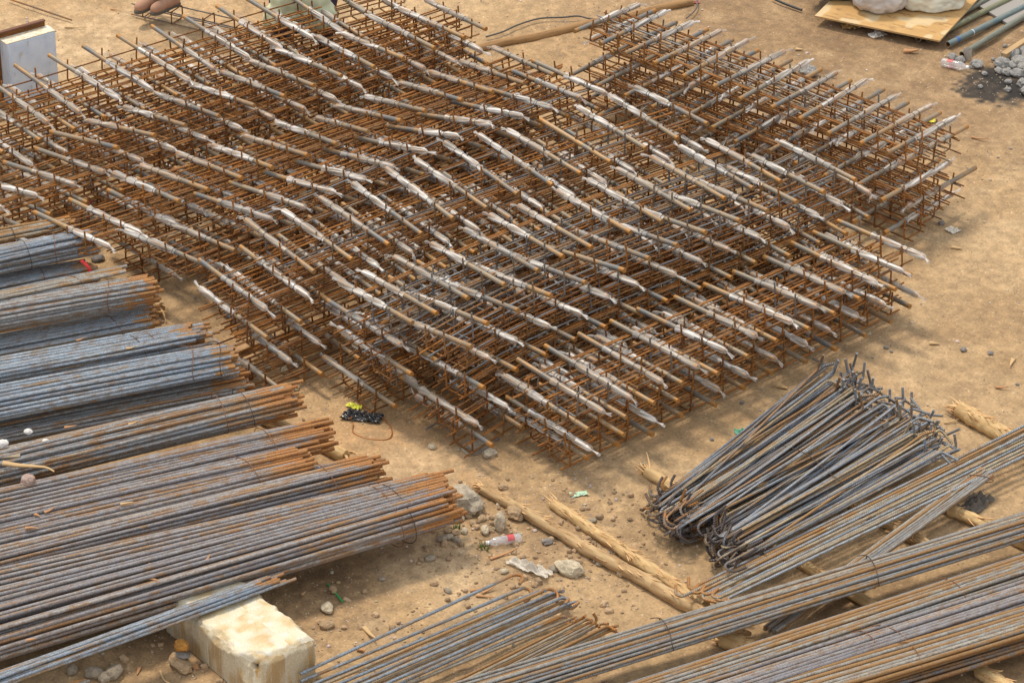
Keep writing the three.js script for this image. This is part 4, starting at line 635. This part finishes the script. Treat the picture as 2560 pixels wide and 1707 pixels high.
// gravel and grit
{
  reseed(8400);
  const kinds = [[[0.42, 0.36, 0.28], 4600, 0.005], [[0.3, 0.215, 0.13], 1900, 0.005]], dens = (x, z) => 0.13 + 0.9 * clodZone(x, z) + 0.5 * sst(0.12, 0.4, fbm(x * 0.7, z * 0.7, 4, 3)) + 0.55 * sst(0.8, 0.2, Math.hypot(x - px(850, 960).x, z - px(850, 960).z)) + 0.5 * sst(0.8, 0.1, Math.hypot(x - px(2500, 180).x, z - px(2500, 180).z));
  kinds.forEach(([c, N, s], k) => {
    const im = new THREE.InstancedMesh(rockGeo(k * 7 + 1, 1, 0.65, 0.85, 1, 0.6), std({ color: 0xffffff, roughness: 0.95 }), N), M = new THREE.Matrix4(), Q = new THREE.Quaternion(), col = new THREE.Color();
    for (let i = 0; i < N; i++) { let x, z, t = 0; do { x = rr(-4.6, 4.6); z = rr(-27.4, -16.2); } while (rnd() > dens(x, z) && t++ < 30); const r = s * Math.min(4.2, 0.55 + 0.55 / Math.sqrt(rnd() + 0.02)) * 0.8; Q.setFromEuler(new THREE.Euler(rr(-0.4, 0.4), rr(0, 6), rr(-0.4, 0.4))); M.compose(V(x, groundH(x, z) + r * 0.25, z), Q, V(r, r, r)); im.setMatrixAt(i, M); const g = rr(0.65, 1.4); col.setRGB(c[0] * g, c[1] * g * rr(0.92, 1.06), c[2] * g * rr(0.85, 1.15)); im.setColorAt(i, col); }
    im.name = k ? 'dark_gravel' : 'pale_gravel'; im.castShadow = im.receiveShadow = true; im.userData = { label: k ? 'dark brown crumbs of soil scattered over the yard' : 'pale grit and small gravel scattered over the yard', category: 'gravel', kind: 'stuff' }; scene.add(im);
  });
}

{ // clods of broken soil round the poles
  reseed(8500); const N = 520, im = new THREE.InstancedMesh(rockGeo(3, 1, 0.7, 0.85, 2, 0.9), std({ color: 0xffffff, roughness: 1 }), N), M = new THREE.Matrix4(), Q = new THREE.Quaternion(), col = new THREE.Color();
  const cs = [[1250, 1300, 0.42], [1420, 1350, 0.45], [1560, 1330, 0.3], [1180, 1290, 0.25], [1480, 1430, 0.3], [1180, 1400, 0.3], [880, 1600, 0.4], [420, 1690, 0.35]].map(([x, y, r]) => [px(x, y), r]);
  for (let i = 0; i < N; i++) { const [c, R] = pick(cs), q = Math.sqrt(rnd()) * R * 1.3, t = rr(0, 6.28), x = c.x + q * Math.cos(t), z = c.z + q * Math.sin(t) * 1.3, r = 0.008 + 0.026 * rnd() ** 3; Q.setFromEuler(new THREE.Euler(rr(-0.5, 0.5), rr(0, 6), rr(-0.5, 0.5))); M.compose(V(x, groundH(x, z) + r * 0.25, z), Q, V(r * 1.2, r, r)); im.setMatrixAt(i, M); const g = rr(0.75, 1.3); col.setRGB(0.34 * g, 0.235 * g, 0.14 * g); im.setColorAt(i, col); }
  im.name = 'soil_clods'; im.castShadow = im.receiveShadow = true; im.userData = { label: 'crumbled brown clods of soil round the poles', category: 'soil', kind: 'stuff' }; scene.add(im);
}

// ---------------------------------------------------------------- cabinet, plywood, sacks, pipes, far poles
{
  const a = onG(28, 266), b = onG(147, 230), w = a.distanceTo(b), base = a.clone().lerp(b, 0.5); base.y = 0;
  const g = thing('metal_cabinet', 'pale blue-white metal cabinet with a rusty back frame, standing by the cages', 'cabinet', base);
  const X = b.clone().sub(a).setY(0).normalize(), rotY = Math.atan2(-X.z, X.x); g.rotation.y = rotY;
  const A = noiseTable(32, 91), B = noiseTable(256, 92), tx = texture(256, 256, (i, j) => { const n = A(i / 26, j / 26), m = B(i / 2, j / 2); let k = mix3([218, 229, 242], [198, 213, 231], n); k = mix3(k, [170, 150, 120], sst(0.72, 0.92, A(i / 12 + 3, j / 40) * 0.6 + n * 0.4) * 0.4); if (m > 0.975) k = [96, 92, 90]; return k; });
  const paint = std({ map: tx, roughness: 0.55 }), h = 0.53, d = 0.12;
  const box = part('body', new THREE.BoxGeometry(w, h, d, 1, 1, 1), paint, g); box.position.set(0, h / 2, -d / 2);
  const lip = part('top_panel', new THREE.BoxGeometry(w + 0.006, 0.008, d + 0.004), std({ map: concreteTex(93, [222, 216, 200], [204, 190, 160], [168, 140, 100]), roughness: 0.6 }), g); lip.position.set(0, h + 0.004, -d / 2);
  const back = part('back_frame', new THREE.BoxGeometry(w + 0.5, h + 0.05, 0.02), RUST[1], g); back.position.set(-0.27, (h + 0.05) / 2, -d - 0.014);
  const flange = part('flange', new THREE.BoxGeometry(w + 0.5, 0.012, 0.035), std({ map: rustTexture(94, [112, 72, 52], [92, 60, 46], [140, 100, 74]), roughness: 0.8 }), g); flange.position.set(-0.27, h + 0.057, -d - 0.008);
  const door = part('door', new THREE.BoxGeometry(w - 0.012, h - 0.014, 0.006), paint, g); door.position.set(0, h / 2, 0.004);
}
{ // plywood on the pipes
  const h = 0.075, c = px(2304, 91, h), l = px(1993, 29, h), r = px(2445, 17, h), ex = l.clone().sub(c), ez = r.clone().sub(c).normalize().multiplyScalar(1.25), d = ez.length(), w = ex.length(), base = c.clone().addScaledVector(ex, 0.5).addScaledVector(ez, 0.5);
  const A = noiseTable(32, 95), B = noiseTable(256, 96), tx = texture(512, 512, (i, j) => { const n = A(i / 60, j / 26), m = B(i / 10, j / 1.6), q = A(i / 50 + 3, j / 12 + 7) * 0.7 + m * 0.3; let k = mix3([196, 160, 104], [170, 132, 82], n * 0.6 + m * 0.4); k = mix3(k, [122, 92, 58], sst(0.66, 0.88, q) * 0.7); k = mix3(k, [206, 192, 162], sst(0.66, 0.86, A(i / 50, j / 50 + 5)) * 0.6); return k; });
  const m = single('plywood_sheet', 'weathered plywood sheet lying on pipes under the sacks', 'plywood', new THREE.BoxGeometry(w, 0.015, d), std({ map: tx, roughness: 0.85 }), base);
  const X = ex.clone().setY(0).normalize(); m.rotation.y = Math.atan2(-X.z, X.x);
  const sackMat = (c, s) => { const N = noiseTable(64, s); return std({ map: texture(128, 128, (i, j) => { const k = 0.9 + 0.2 * N(i / 3, j / 3); return [c[0] * k, c[1] * k, c[2] * k]; }), roughness: 0.8, side: THREE.DoubleSide }); };
  const sack = (label, x, y, rx, ry, rz, c, s, tie) => {
    const p = px(x, y, h); const g = new THREE.SphereGeometry(1, 96, 64), q = g.attributes.position, v = V(0, 0, 0);
    for (let i = 0; i < q.count; i++) { v.fromBufferAttribute(q, i); const an = Math.atan2(v.z, v.x), fold = 0.07 * Math.sin(an * 11 + s + 5 * fbm(v.x * 2, v.y * 2, v.z * 2 + s, 2)) * sst(-0.7, 0.7, v.y) - 0.16 * Math.abs(fbm(v.x * 3.2, v.y * 2.2 + s, v.z * 3.2, 3)), k = 1.1 + 0.42 * fbm(v.x * 1.3 + s, v.y * 1.3, v.z * 1.3, 3) + fold; let yy = v.y * k; const neck = sst(0.35, 1, v.y); yy = yy < -0.55 ? -0.55 + (yy + 0.55) * 0.2 : yy; q.setXYZ(i, v.x * k * rx * (1 - 0.55 * neck * tie), (yy + 0.6) * ry, v.z * k * rz * (1 - 0.55 * neck * tie)); }
    g.computeVertexNormals(); p.y += 0.008; return single('sack', label, 'sack', g, sackMat(c, s + 60), p);
  };
  sack('grey white tied sack standing on the plywood', 2196, 18, 0.24, 0.3, 0.2, [196, 190, 186], 3, 1);
  sack('cream white rumpled sack beside the grey white one', 2326, 12, 0.28, 0.26, 0.2, [216, 214, 198], 8, 0.4);
  sack('small tan sack tucked behind the grey white one', 2160, 4, 0.12, 0.16, 0.12, [184, 160, 122], 15, 0.6);
  sack('dark bundle lying at the back of the plywood', 2085, -12, 0.2, 0.2, 0.16, [62, 58, 56], 19, 0.3);
}
const PIPE = [[[126, 124, 92], [112, 112, 100]], [[98, 116, 120], [122, 126, 118]], [[122, 124, 112], [104, 108, 98]], [[118, 118, 104], [96, 98, 88]]].map(([a, b], i) => std({ map: concreteTex(400 + i * 3, a, b, a.map((v) => v * 1.12)), roughness: 0.6, metalness: 0.3 }));
[['greenish scaffold pipe running along the plywood edge', 2322, 98, 2520, 0, 0], ['bluish scaffold pipe with white and blue paint marks', 2371, 111, 2590, 3, 1], ['grey scaffold pipe nearest the bottle', 2406, 136, 2600, 18, 2], ['pipe end peeking out below the plywood corner', 2297, 97, 2420, 26, 3], ['pipe lying behind the plywood', 2415, 14, 2470, -20, 3]].forEach(([label, x, y, x2, y2, m]) => {
  const a = px(x, y, 0.03), b0 = px(x2, y2, 0.03), b = a.clone().addScaledVector(b0.clone().sub(a).normalize(), 1.9), R = 0.026, d = b.clone().sub(a), g = thing('scaffold_pipe', label, 'pipe', a.clone().setY(0.004), 'scaffold pipes beside the plywood');
  const o = V(0, R, 0); part('tube_wall', tube([o, o.clone().add(d)], R, 20, { vs: 1, caps: false }), PIPE[m], g);
  part('bore', tube([o, o.clone().add(d)], R * 0.84, 20, { vs: 1, caps: false }), RUST[1], g);
  const rim = new THREE.RingGeometry(R * 0.84, R, 20), rm = part('rim', rim, std({ color: new THREE.Color().setRGB(0.3, 0.28, 0.22), roughness: 0.7, side: THREE.DoubleSide }), g); rm.position.copy(o).addScaledVector(d, -0.0002); rm.quaternion.setFromUnitVectors(V(0, 0, 1), d.clone().normalize());
  if (m === 1) { const band = (t, w, c) => part('paint_mark', tube([o.clone().addScaledVector(d, t), o.clone().addScaledVector(d, t + w)], R * 1.02, 20, { caps: false }), std({ color: c, roughness: 0.6 }), g); band(0.055, 0.02, new THREE.Color().setRGB(0.05, 0.12, 0.3)); band(0.17, 0.006, new THREE.Color().setRGB(0.6, 0.62, 0.62)); }
});
{ const a = px(2510, 140, 0.05), b0 = px(2590, 88, 0.05), d = b0.clone().sub(a).normalize(), g = new THREE.BoxGeometry(0.05, 0.05, 1.4); const m = single('timber_batten', 'square brown timber batten resting on the rubble', 'timber', g, WOOD, a.clone().addScaledVector(d, 0.7)); m.rotation.y = Math.atan2(d.x, d.z); }
{ const a = px(2560, 6, 0.04), m = single('plywood_sheet', 'grey board lying behind the scaffold pipes', 'plywood', new THREE.BoxGeometry(0.7, 0.02, 0.5), std({ color: new THREE.Color().setRGB(0.28, 0.26, 0.24), roughness: 0.9 }), a); m.rotation.y = 0.5; m.position.y = 0.016; }
{ const a = px(1192, 112, 0.04), b = px(1730, -6, 0.04), pts = [], n = 16; for (let i = 0; i <= n; i++) { const q = a.clone().lerp(b, i / n); q.y = 0.04 + 0.008 * Math.sin(i); pts.push(q.sub(a)); } single('bamboo_pole', 'long brown pole lying on the ground behind the cages', 'pole', tube(pts, (t, an) => 0.036 * (1 + 0.05 * fbm(t * 20, an, 2, 2)), 14, { vs: 1 }), std({ map: woodTex(69, [164, 128, 84], [140, 106, 68], [112, 84, 56]), roughness: 0.85 }), a.clone().setY(0.0)); }
{ const l = [[1215, 92], [1255, 80], [1295, 62], [1350, 46], [1410, 43], [1445, 40], [1480, 47], [1540, 40]].map(([x, y]) => px(x, y, 0.015)), b = l[0].clone(); single('cable', 'dark cable curving across the earth behind the cages', 'cable', tube(spline(l.map((p) => p.sub(b)), 40), 0.008, 6), std({ color: new THREE.Color().setRGB(0.07, 0.065, 0.06), roughness: 0.6 }), b); }
{ const l = [[1743, -6], [1744, 12], [1736, 28], [1716, 46]].map(([x, y]) => px(x, y, 0.015)), b = l[0].clone(); single('cable', 'short end of dark cable near the crosswise cages', 'cable', tube(spline(l.map((p) => p.sub(b)), 20), 0.006, 6), std({ color: new THREE.Color().setRGB(0.08, 0.075, 0.07), roughness: 0.6 }), b); }
{ const l = [[1930, -6], [1960, 8], [2005, 25]].map(([x, y]) => px(x, y, 0.012)), b = l[0].clone(); single('cable', 'black hose running up to the plywood corner', 'cable', tube(spline(l.map((p) => p.sub(b)), 20), 0.012, 6), std({ color: new THREE.Color().setRGB(0.03, 0.03, 0.03), roughness: 0.6 }), b); }
{ const a = px(20, -3, 0.02), b = px(178, 50, 0.02); single('steel_rod', 'single thin dark rod lying on the open earth', 'rod', tube([V(0, 0, 0), b.clone().sub(a).multiplyScalar(0.5).add(V(0, 0.003, 0.004)), b.clone().sub(a)], 0.008, 7, laneUV()), REBAR.dark, a); }
{ // small stirrup ladder under the boots
  const base = px(470, 45, 0), g = thing('small_rebar_cage', 'small loose rebar cage on the ground under the work boots', 'rebar cage', base), R = 0.0065;
  const P0 = px(340, 38, 0.012), P1 = px(640, 108, 0.012), ax = P1.clone().sub(P0), u = ax.clone().normalize(), w = V(u.z, 0, -u.x); if (w.z > 0) w.negate();
  for (const [s, y] of [[0, 0.012], [0.15, 0.012], [0.01, 0.105], [0.15, 0.105]]) { const a = P0.clone().addScaledVector(w, s).setY(y), b = a.clone().addScaledVector(u, 1.35 + s); part('longitudinal_bar', tube([a.addScaledVector(u, -0.05), b], R, 6, laneUV()), REBAR.dark, g).position.copy(base).negate(); }
  for (const t of [0.07, 0.36, 0.68, 1.0, 1.25]) { const o = P0.clone().addScaledVector(u, t), c = (s, y) => o.clone().addScaledVector(w, s).setY(y).sub(base); part('stirrup', tube(rounded([c(0.02, 0.118), c(-0.008, 0.118), c(-0.008, 0.008), c(0.16, 0.008), c(0.16, 0.118), c(-0.02, 0.12)], 0.015, 2), R * 0.9, 6), RUST[1], g); }
}

// ---------------------------------------------------------------- people (mostly outside the frame: boots of one, coat of another)
function fleshed(bones, res, pad = 0.06, kk = 0.035) { // smooth union of tapered capsules, meshed
  const lo = V(1e9, 1e9, 1e9), hi = V(-1e9, -1e9, -1e9);
  for (const [a, b, ra, rb] of bones) for (const [q, r] of [[a, ra], [b, rb]]) { lo.min(q.clone().subScalar(r + pad)); hi.max(q.clone().addScalar(r + pad)); }
  const c = lo.clone().add(hi).multiplyScalar(0.5), half = Math.max(hi.x - lo.x, hi.y - lo.y, hi.z - lo.z) / 2, mc = new MarchingCubes(res, std({}), false, false, 60000); mc.isolation = 0;
  const p = V(0, 0, 0), d = V(0, 0, 0);
  for (let z = 0; z < res; z++) for (let y = 0; y < res; y++) for (let x = 0; x < res; x++) {
    p.set((x - res / 2) / (res / 2), (y - res / 2) / (res / 2), (z - res / 2) / (res / 2)).multiplyScalar(half).add(c);
    let s = 1e9;
    for (const [a, b, ra, rb, f] of bones) { d.copy(b).sub(a); const t = clamp(p.clone().sub(a).dot(d) / Math.max(1e-9, d.lengthSq()), 0, 1), q = p.distanceTo(a.clone().addScaledVector(d, t)) - lerp(ra, rb, t); const h = Math.max(kk - Math.abs(s - q), 0) / kk; s = Math.min(s, q) - h * h * kk * 0.25; }
    mc.field[z * res * res + y * res + x] = -s;
  }
  mc.update();
  const n = mc.count, g = new THREE.BufferGeometry(), pos = new Float32Array(n * 3);
  for (let i = 0; i < n; i++) { pos[i * 3] = mc.positionArray[i * 3] * half + c.x; pos[i * 3 + 1] = mc.positionArray[i * 3 + 1] * half + c.y; pos[i * 3 + 2] = mc.positionArray[i * 3 + 2] * half + c.z; }
  g.setAttribute('position', new THREE.BufferAttribute(pos, 3)); g.setAttribute('normal', new THREE.BufferAttribute(mc.normalArray.slice(0, n * 3), 3)); g.computeVertexNormals(); return g;
}
const flat = (r, g, b, ro = 0.9) => std({ color: new THREE.Color().setRGB(r, g, b), roughness: ro, side: THREE.DoubleSide });
const SKIN = flat(0.32, 0.18, 0.11, 0.6);
const handBones = (w, dir, side) => { const l = [[w, w.clone().addScaledVector(dir, 0.07), 0.026, 0.03]]; for (let i = 0; i < 4; i++) { const b = w.clone().addScaledVector(dir, 0.085).addScaledVector(side, (i - 1.5) * 0.021), m = b.clone().addScaledVector(dir, 0.035), L = [0.03, 0.036, 0.033, 0.024][i], e = m.clone().addScaledVector(dir, L).add(V(0, -0.012, 0)); l.push([b, m, 0.0095, 0.009], [m, e, 0.009, 0.0075]); } const t = w.clone().addScaledVector(dir, 0.025).addScaledVector(side, -0.03), t2 = t.clone().addScaledVector(dir, 0.035).addScaledVector(side, -0.02); l.push([t, t2, 0.012, 0.01], [t2, t2.clone().addScaledVector(dir, 0.028), 0.01, 0.008]); return l; };
function boot(parent, pos, ang, mat) { // sole and upper, toe pointing along ang
  const D = V(Math.cos(ang), 0, Math.sin(ang)), S = V(-D.z, 0, D.x), b = (f, y, s = 0) => pos.clone().addScaledVector(D, f).addScaledVector(S, s).add(V(0, y, 0));
  part('boot', fleshed([[b(-0.06, 0.055), b(0.03, 0.055), 0.045, 0.044], [b(0.03, 0.052), b(0.15, 0.045), 0.046, 0.04], [b(0.12, 0.043), b(0.165, 0.04), 0.045, 0.036], [b(-0.05, 0.06), b(-0.045, 0.17), 0.048, 0.052], [b(0.02, 0.07), b(-0.02, 0.12), 0.045, 0.05]], 44, 0.03, 0.03), mat, parent);
  const sh = new THREE.Shape(), O = [[-0.105, 0], [-0.09, 0.038], [0, 0.036], [0.08, 0.046], [0.16, 0.043], [0.205, 0.02], [0.21, 0], [0.205, -0.02], [0.16, -0.043], [0.08, -0.046], [0, -0.036], [-0.09, -0.038]]; sh.setFromPoints(new THREE.CatmullRomCurve3(O.map(([x, y]) => V(x, y, 0)), true).getPoints(40).map((q) => new THREE.Vector2(q.x, q.y)));
  const sole = part('sole', new THREE.ExtrudeGeometry(sh, { depth: 0.022, bevelEnabled: true, bevelSize: 0.003, bevelThickness: 0.003, bevelSegments: 1 }), flat(0.11, 0.1, 0.08), parent); sole.rotation.set(-Math.PI / 2, 0, -ang, 'YXZ'); sole.rotation.set(0, 0, 0); sole.quaternion.setFromRotationMatrix(new THREE.Matrix4().makeBasis(D, S.clone().negate(), V(0, 1, 0))); sole.position.copy(pos);
}
{ // standing: only the boots reach into the picture
  const pl = px(385, 14, 0.125), g = thing('person', 'person in tan work boots standing on the small rebar cage', 'person', V(pl.x, 0, pl.z)), L = V(0.0, 0.115, 0), Rf = V(0.12, 0.115, 0.03), tan = flat(0.4, 0.22, 0.14, 0.75);
  boot(g, V(-0.02, 0.117, -0.02), 2.2, tan); boot(g, V(0.13, 0.117, 0.02), 2.3, tan);
  const hip = V(0.09, 1.0, -0.08), off = (x, y, z) => V(x, y, z);
  part('trousers', fleshed([[V(0.0, 0.24, -0.06), V(0.0, 0.62, -0.08), 0.07, 0.078], [V(0.0, 0.62, -0.08), V(0.02, 1.0, -0.12), 0.08, 0.1], [V(0.15, 0.24, -0.02), V(0.16, 0.62, -0.06), 0.07, 0.078], [V(0.16, 0.62, -0.06), V(0.15, 1.0, -0.1), 0.08, 0.1], [V(0.02, 1.02, -0.12), V(0.15, 1.02, -0.1), 0.11, 0.11]], 56), flat(0.07, 0.06, 0.09), g);
  part('shirt', fleshed([[V(0.02, 1.05, -0.12), V(0.16, 1.05, -0.1), 0.12, 0.12], [V(0.09, 1.1, -0.11), V(0.09, 1.4, -0.11), 0.15, 0.16], [V(-0.06, 1.46, -0.12), V(0.24, 1.46, -0.09), 0.07, 0.07], [V(-0.1, 1.45, -0.12), V(-0.16, 1.18, -0.1), 0.06, 0.05], [V(0.28, 1.45, -0.09), V(0.34, 1.18, -0.06), 0.06, 0.05]], 56), flat(0.25, 0.27, 0.3), g);
  part('body', fleshed([[V(0.09, 1.5, -0.11), V(0.09, 1.58, -0.11), 0.055, 0.055], [V(0.09, 1.64, -0.11), V(0.09, 1.72, -0.1), 0.085, 0.09], [V(0.09, 1.62, -0.15), V(0.09, 1.6, -0.16), 0.05, 0.04], [V(0.09, 1.67, -0.2), V(0.09, 1.65, -0.21), 0.012, 0.013], [V(0.0, 1.67, -0.1), V(0.18, 1.67, -0.1), 0.012, 0.012], [V(0.09, 1.5, -0.11), V(-0.12, 1.44, -0.12), 0.05, 0.04], [V(-0.12, 1.44, -0.12), V(-0.16, 1.18, -0.1), 0.042, 0.04], [V(-0.16, 1.18, -0.1), V(-0.14, 0.95, -0.18), 0.04, 0.028], [V(0.09, 1.5, -0.11), V(0.3, 1.44, -0.09), 0.05, 0.04], [V(0.3, 1.44, -0.09), V(0.34, 1.18, -0.06), 0.042, 0.04], [V(0.34, 1.18, -0.06), V(0.33, 0.95, -0.14), 0.04, 0.028], ...handBones(V(-0.14, 0.94, -0.18), V(0.05, -0.95, -0.2).normalize(), V(0, 0.2, -1).normalize()), ...handBones(V(0.33, 0.94, -0.14), V(0, -0.95, -0.2).normalize(), V(0, 0.2, -1).normalize())], 96, 0.03, 0.02), SKIN, g);
  part('hair', fleshed([[V(0.09, 1.7, -0.08), V(0.09, 1.75, -0.1), 0.09, 0.085]], 24), flat(0.02, 0.018, 0.016), g);
}
{ // squatting behind the cages: hem of a pale green coat, dark trousers
  const pl = px(757, 128, 0), g = thing('person', 'person in a pale green coat and dark trousers squatting behind the cages', 'person', V(pl.x, 0, pl.z));
  const dark = flat(0.045, 0.028, 0.07), shoe = flat(0.05, 0.045, 0.05);
  boot(g, V(-0.19, 0.004, 0.0), -1.2, shoe); boot(g, V(0.19, 0.004, 0.02), -1.5, shoe);
  part('trousers', fleshed([[V(-0.19, 0.1, 0.0), V(-0.21, 0.46, -0.2), 0.062, 0.075], [V(-0.21, 0.46, -0.2), V(-0.1, 0.33, 0.1), 0.08, 0.11], [V(0.19, 0.1, 0.02), V(0.22, 0.46, -0.18), 0.062, 0.075], [V(0.22, 0.46, -0.18), V(0.1, 0.33, 0.1), 0.08, 0.11], [V(-0.1, 0.34, 0.1), V(0.1, 0.34, 0.1), 0.12, 0.12]], 60), dark, g);
  const coat = fleshed([[V(-0.13, 0.36, 0.08), V(0.13, 0.36, 0.08), 0.15, 0.15], [V(-0.09, 0.55, 0.07), V(0.09, 0.55, 0.07), 0.15, 0.15], [V(0.0, 0.6, 0.06), V(0.0, 0.86, -0.06), 0.17, 0.18], [V(-0.16, 0.93, -0.08), V(0.16, 0.93, -0.08), 0.085, 0.085], [V(-0.2, 0.91, -0.08), V(-0.25, 0.68, -0.2), 0.07, 0.06], [V(0.2, 0.91, -0.08), V(0.25, 0.68, -0.2), 0.07, 0.06]], 80), cp = coat.attributes.position;
  for (let i = 0; i < cp.count; i++) { const x = cp.getX(i), y = cp.getY(i), z = cp.getZ(i), a = Math.atan2(z - 0.06, x), k = sst(0.7, 0.3, y), hem = 0.31 + 0.03 * Math.sin(a * 3 + 1) + 0.015 * Math.sin(a * 8); if (y < hem) cp.setY(i, hem - 0.02 * (hem - y)); cp.setX(i, x * (1 + 0.08 * k + 0.05 * k * Math.sin(a * 9))); cp.setZ(i, z + (z > 0.06 ? 0.05 : -0.02) * k + 0.018 * k * Math.sin(a * 11)); }
  coat.computeVertexNormals(); part('coat', coat, std({ map: (() => { const N = noiseTable(64, 99); return texture(64, 64, (i, j) => { const k = 0.92 + 0.16 * N(i / 2, j / 2); return [200 * k, 204 * k, 170 * k]; }); })(), roughness: 0.9, side: THREE.DoubleSide }), g);
  part('body', fleshed([[V(0, 0.96, -0.1), V(0, 1.04, -0.14), 0.055, 0.055], [V(0, 1.1, -0.16), V(0, 1.17, -0.16), 0.085, 0.09], [V(0, 1.07, -0.21), V(0, 1.05, -0.22), 0.05, 0.04], [V(0, 1.11, -0.26), V(0, 1.1, -0.27), 0.012, 0.013], [V(-0.09, 1.12, -0.16), V(0.09, 1.12, -0.16), 0.012, 0.012], [V(0, 0.96, -0.1), V(-0.2, 0.9, -0.08), 0.04, 0.04], [V(-0.2, 0.9, -0.08), V(-0.25, 0.68, -0.2), 0.04, 0.042], [V(-0.25, 0.68, -0.2), V(-0.14, 0.56, -0.38), 0.042, 0.028], [V(0, 0.96, -0.1), V(0.2, 0.9, -0.08), 0.04, 0.04], [V(0.2, 0.9, -0.08), V(0.25, 0.68, -0.2), 0.04, 0.042], [V(0.25, 0.68, -0.2), V(0.14, 0.56, -0.38), 0.042, 0.028], ...handBones(V(-0.14, 0.56, -0.385), V(0.3, -0.5, -0.8).normalize(), V(1, 0.2, 0).normalize()), ...handBones(V(0.14, 0.56, -0.385), V(-0.3, -0.5, -0.8).normalize(), V(-1, 0.2, 0).normalize())], 88, 0.03, 0.02), SKIN, g);
  part('hair', fleshed([[V(0, 1.15, -0.13), V(0, 1.2, -0.16), 0.09, 0.085]], 24), flat(0.02, 0.018, 0.016), g);
}
//@@REST2
renderer.render(scene, camera);
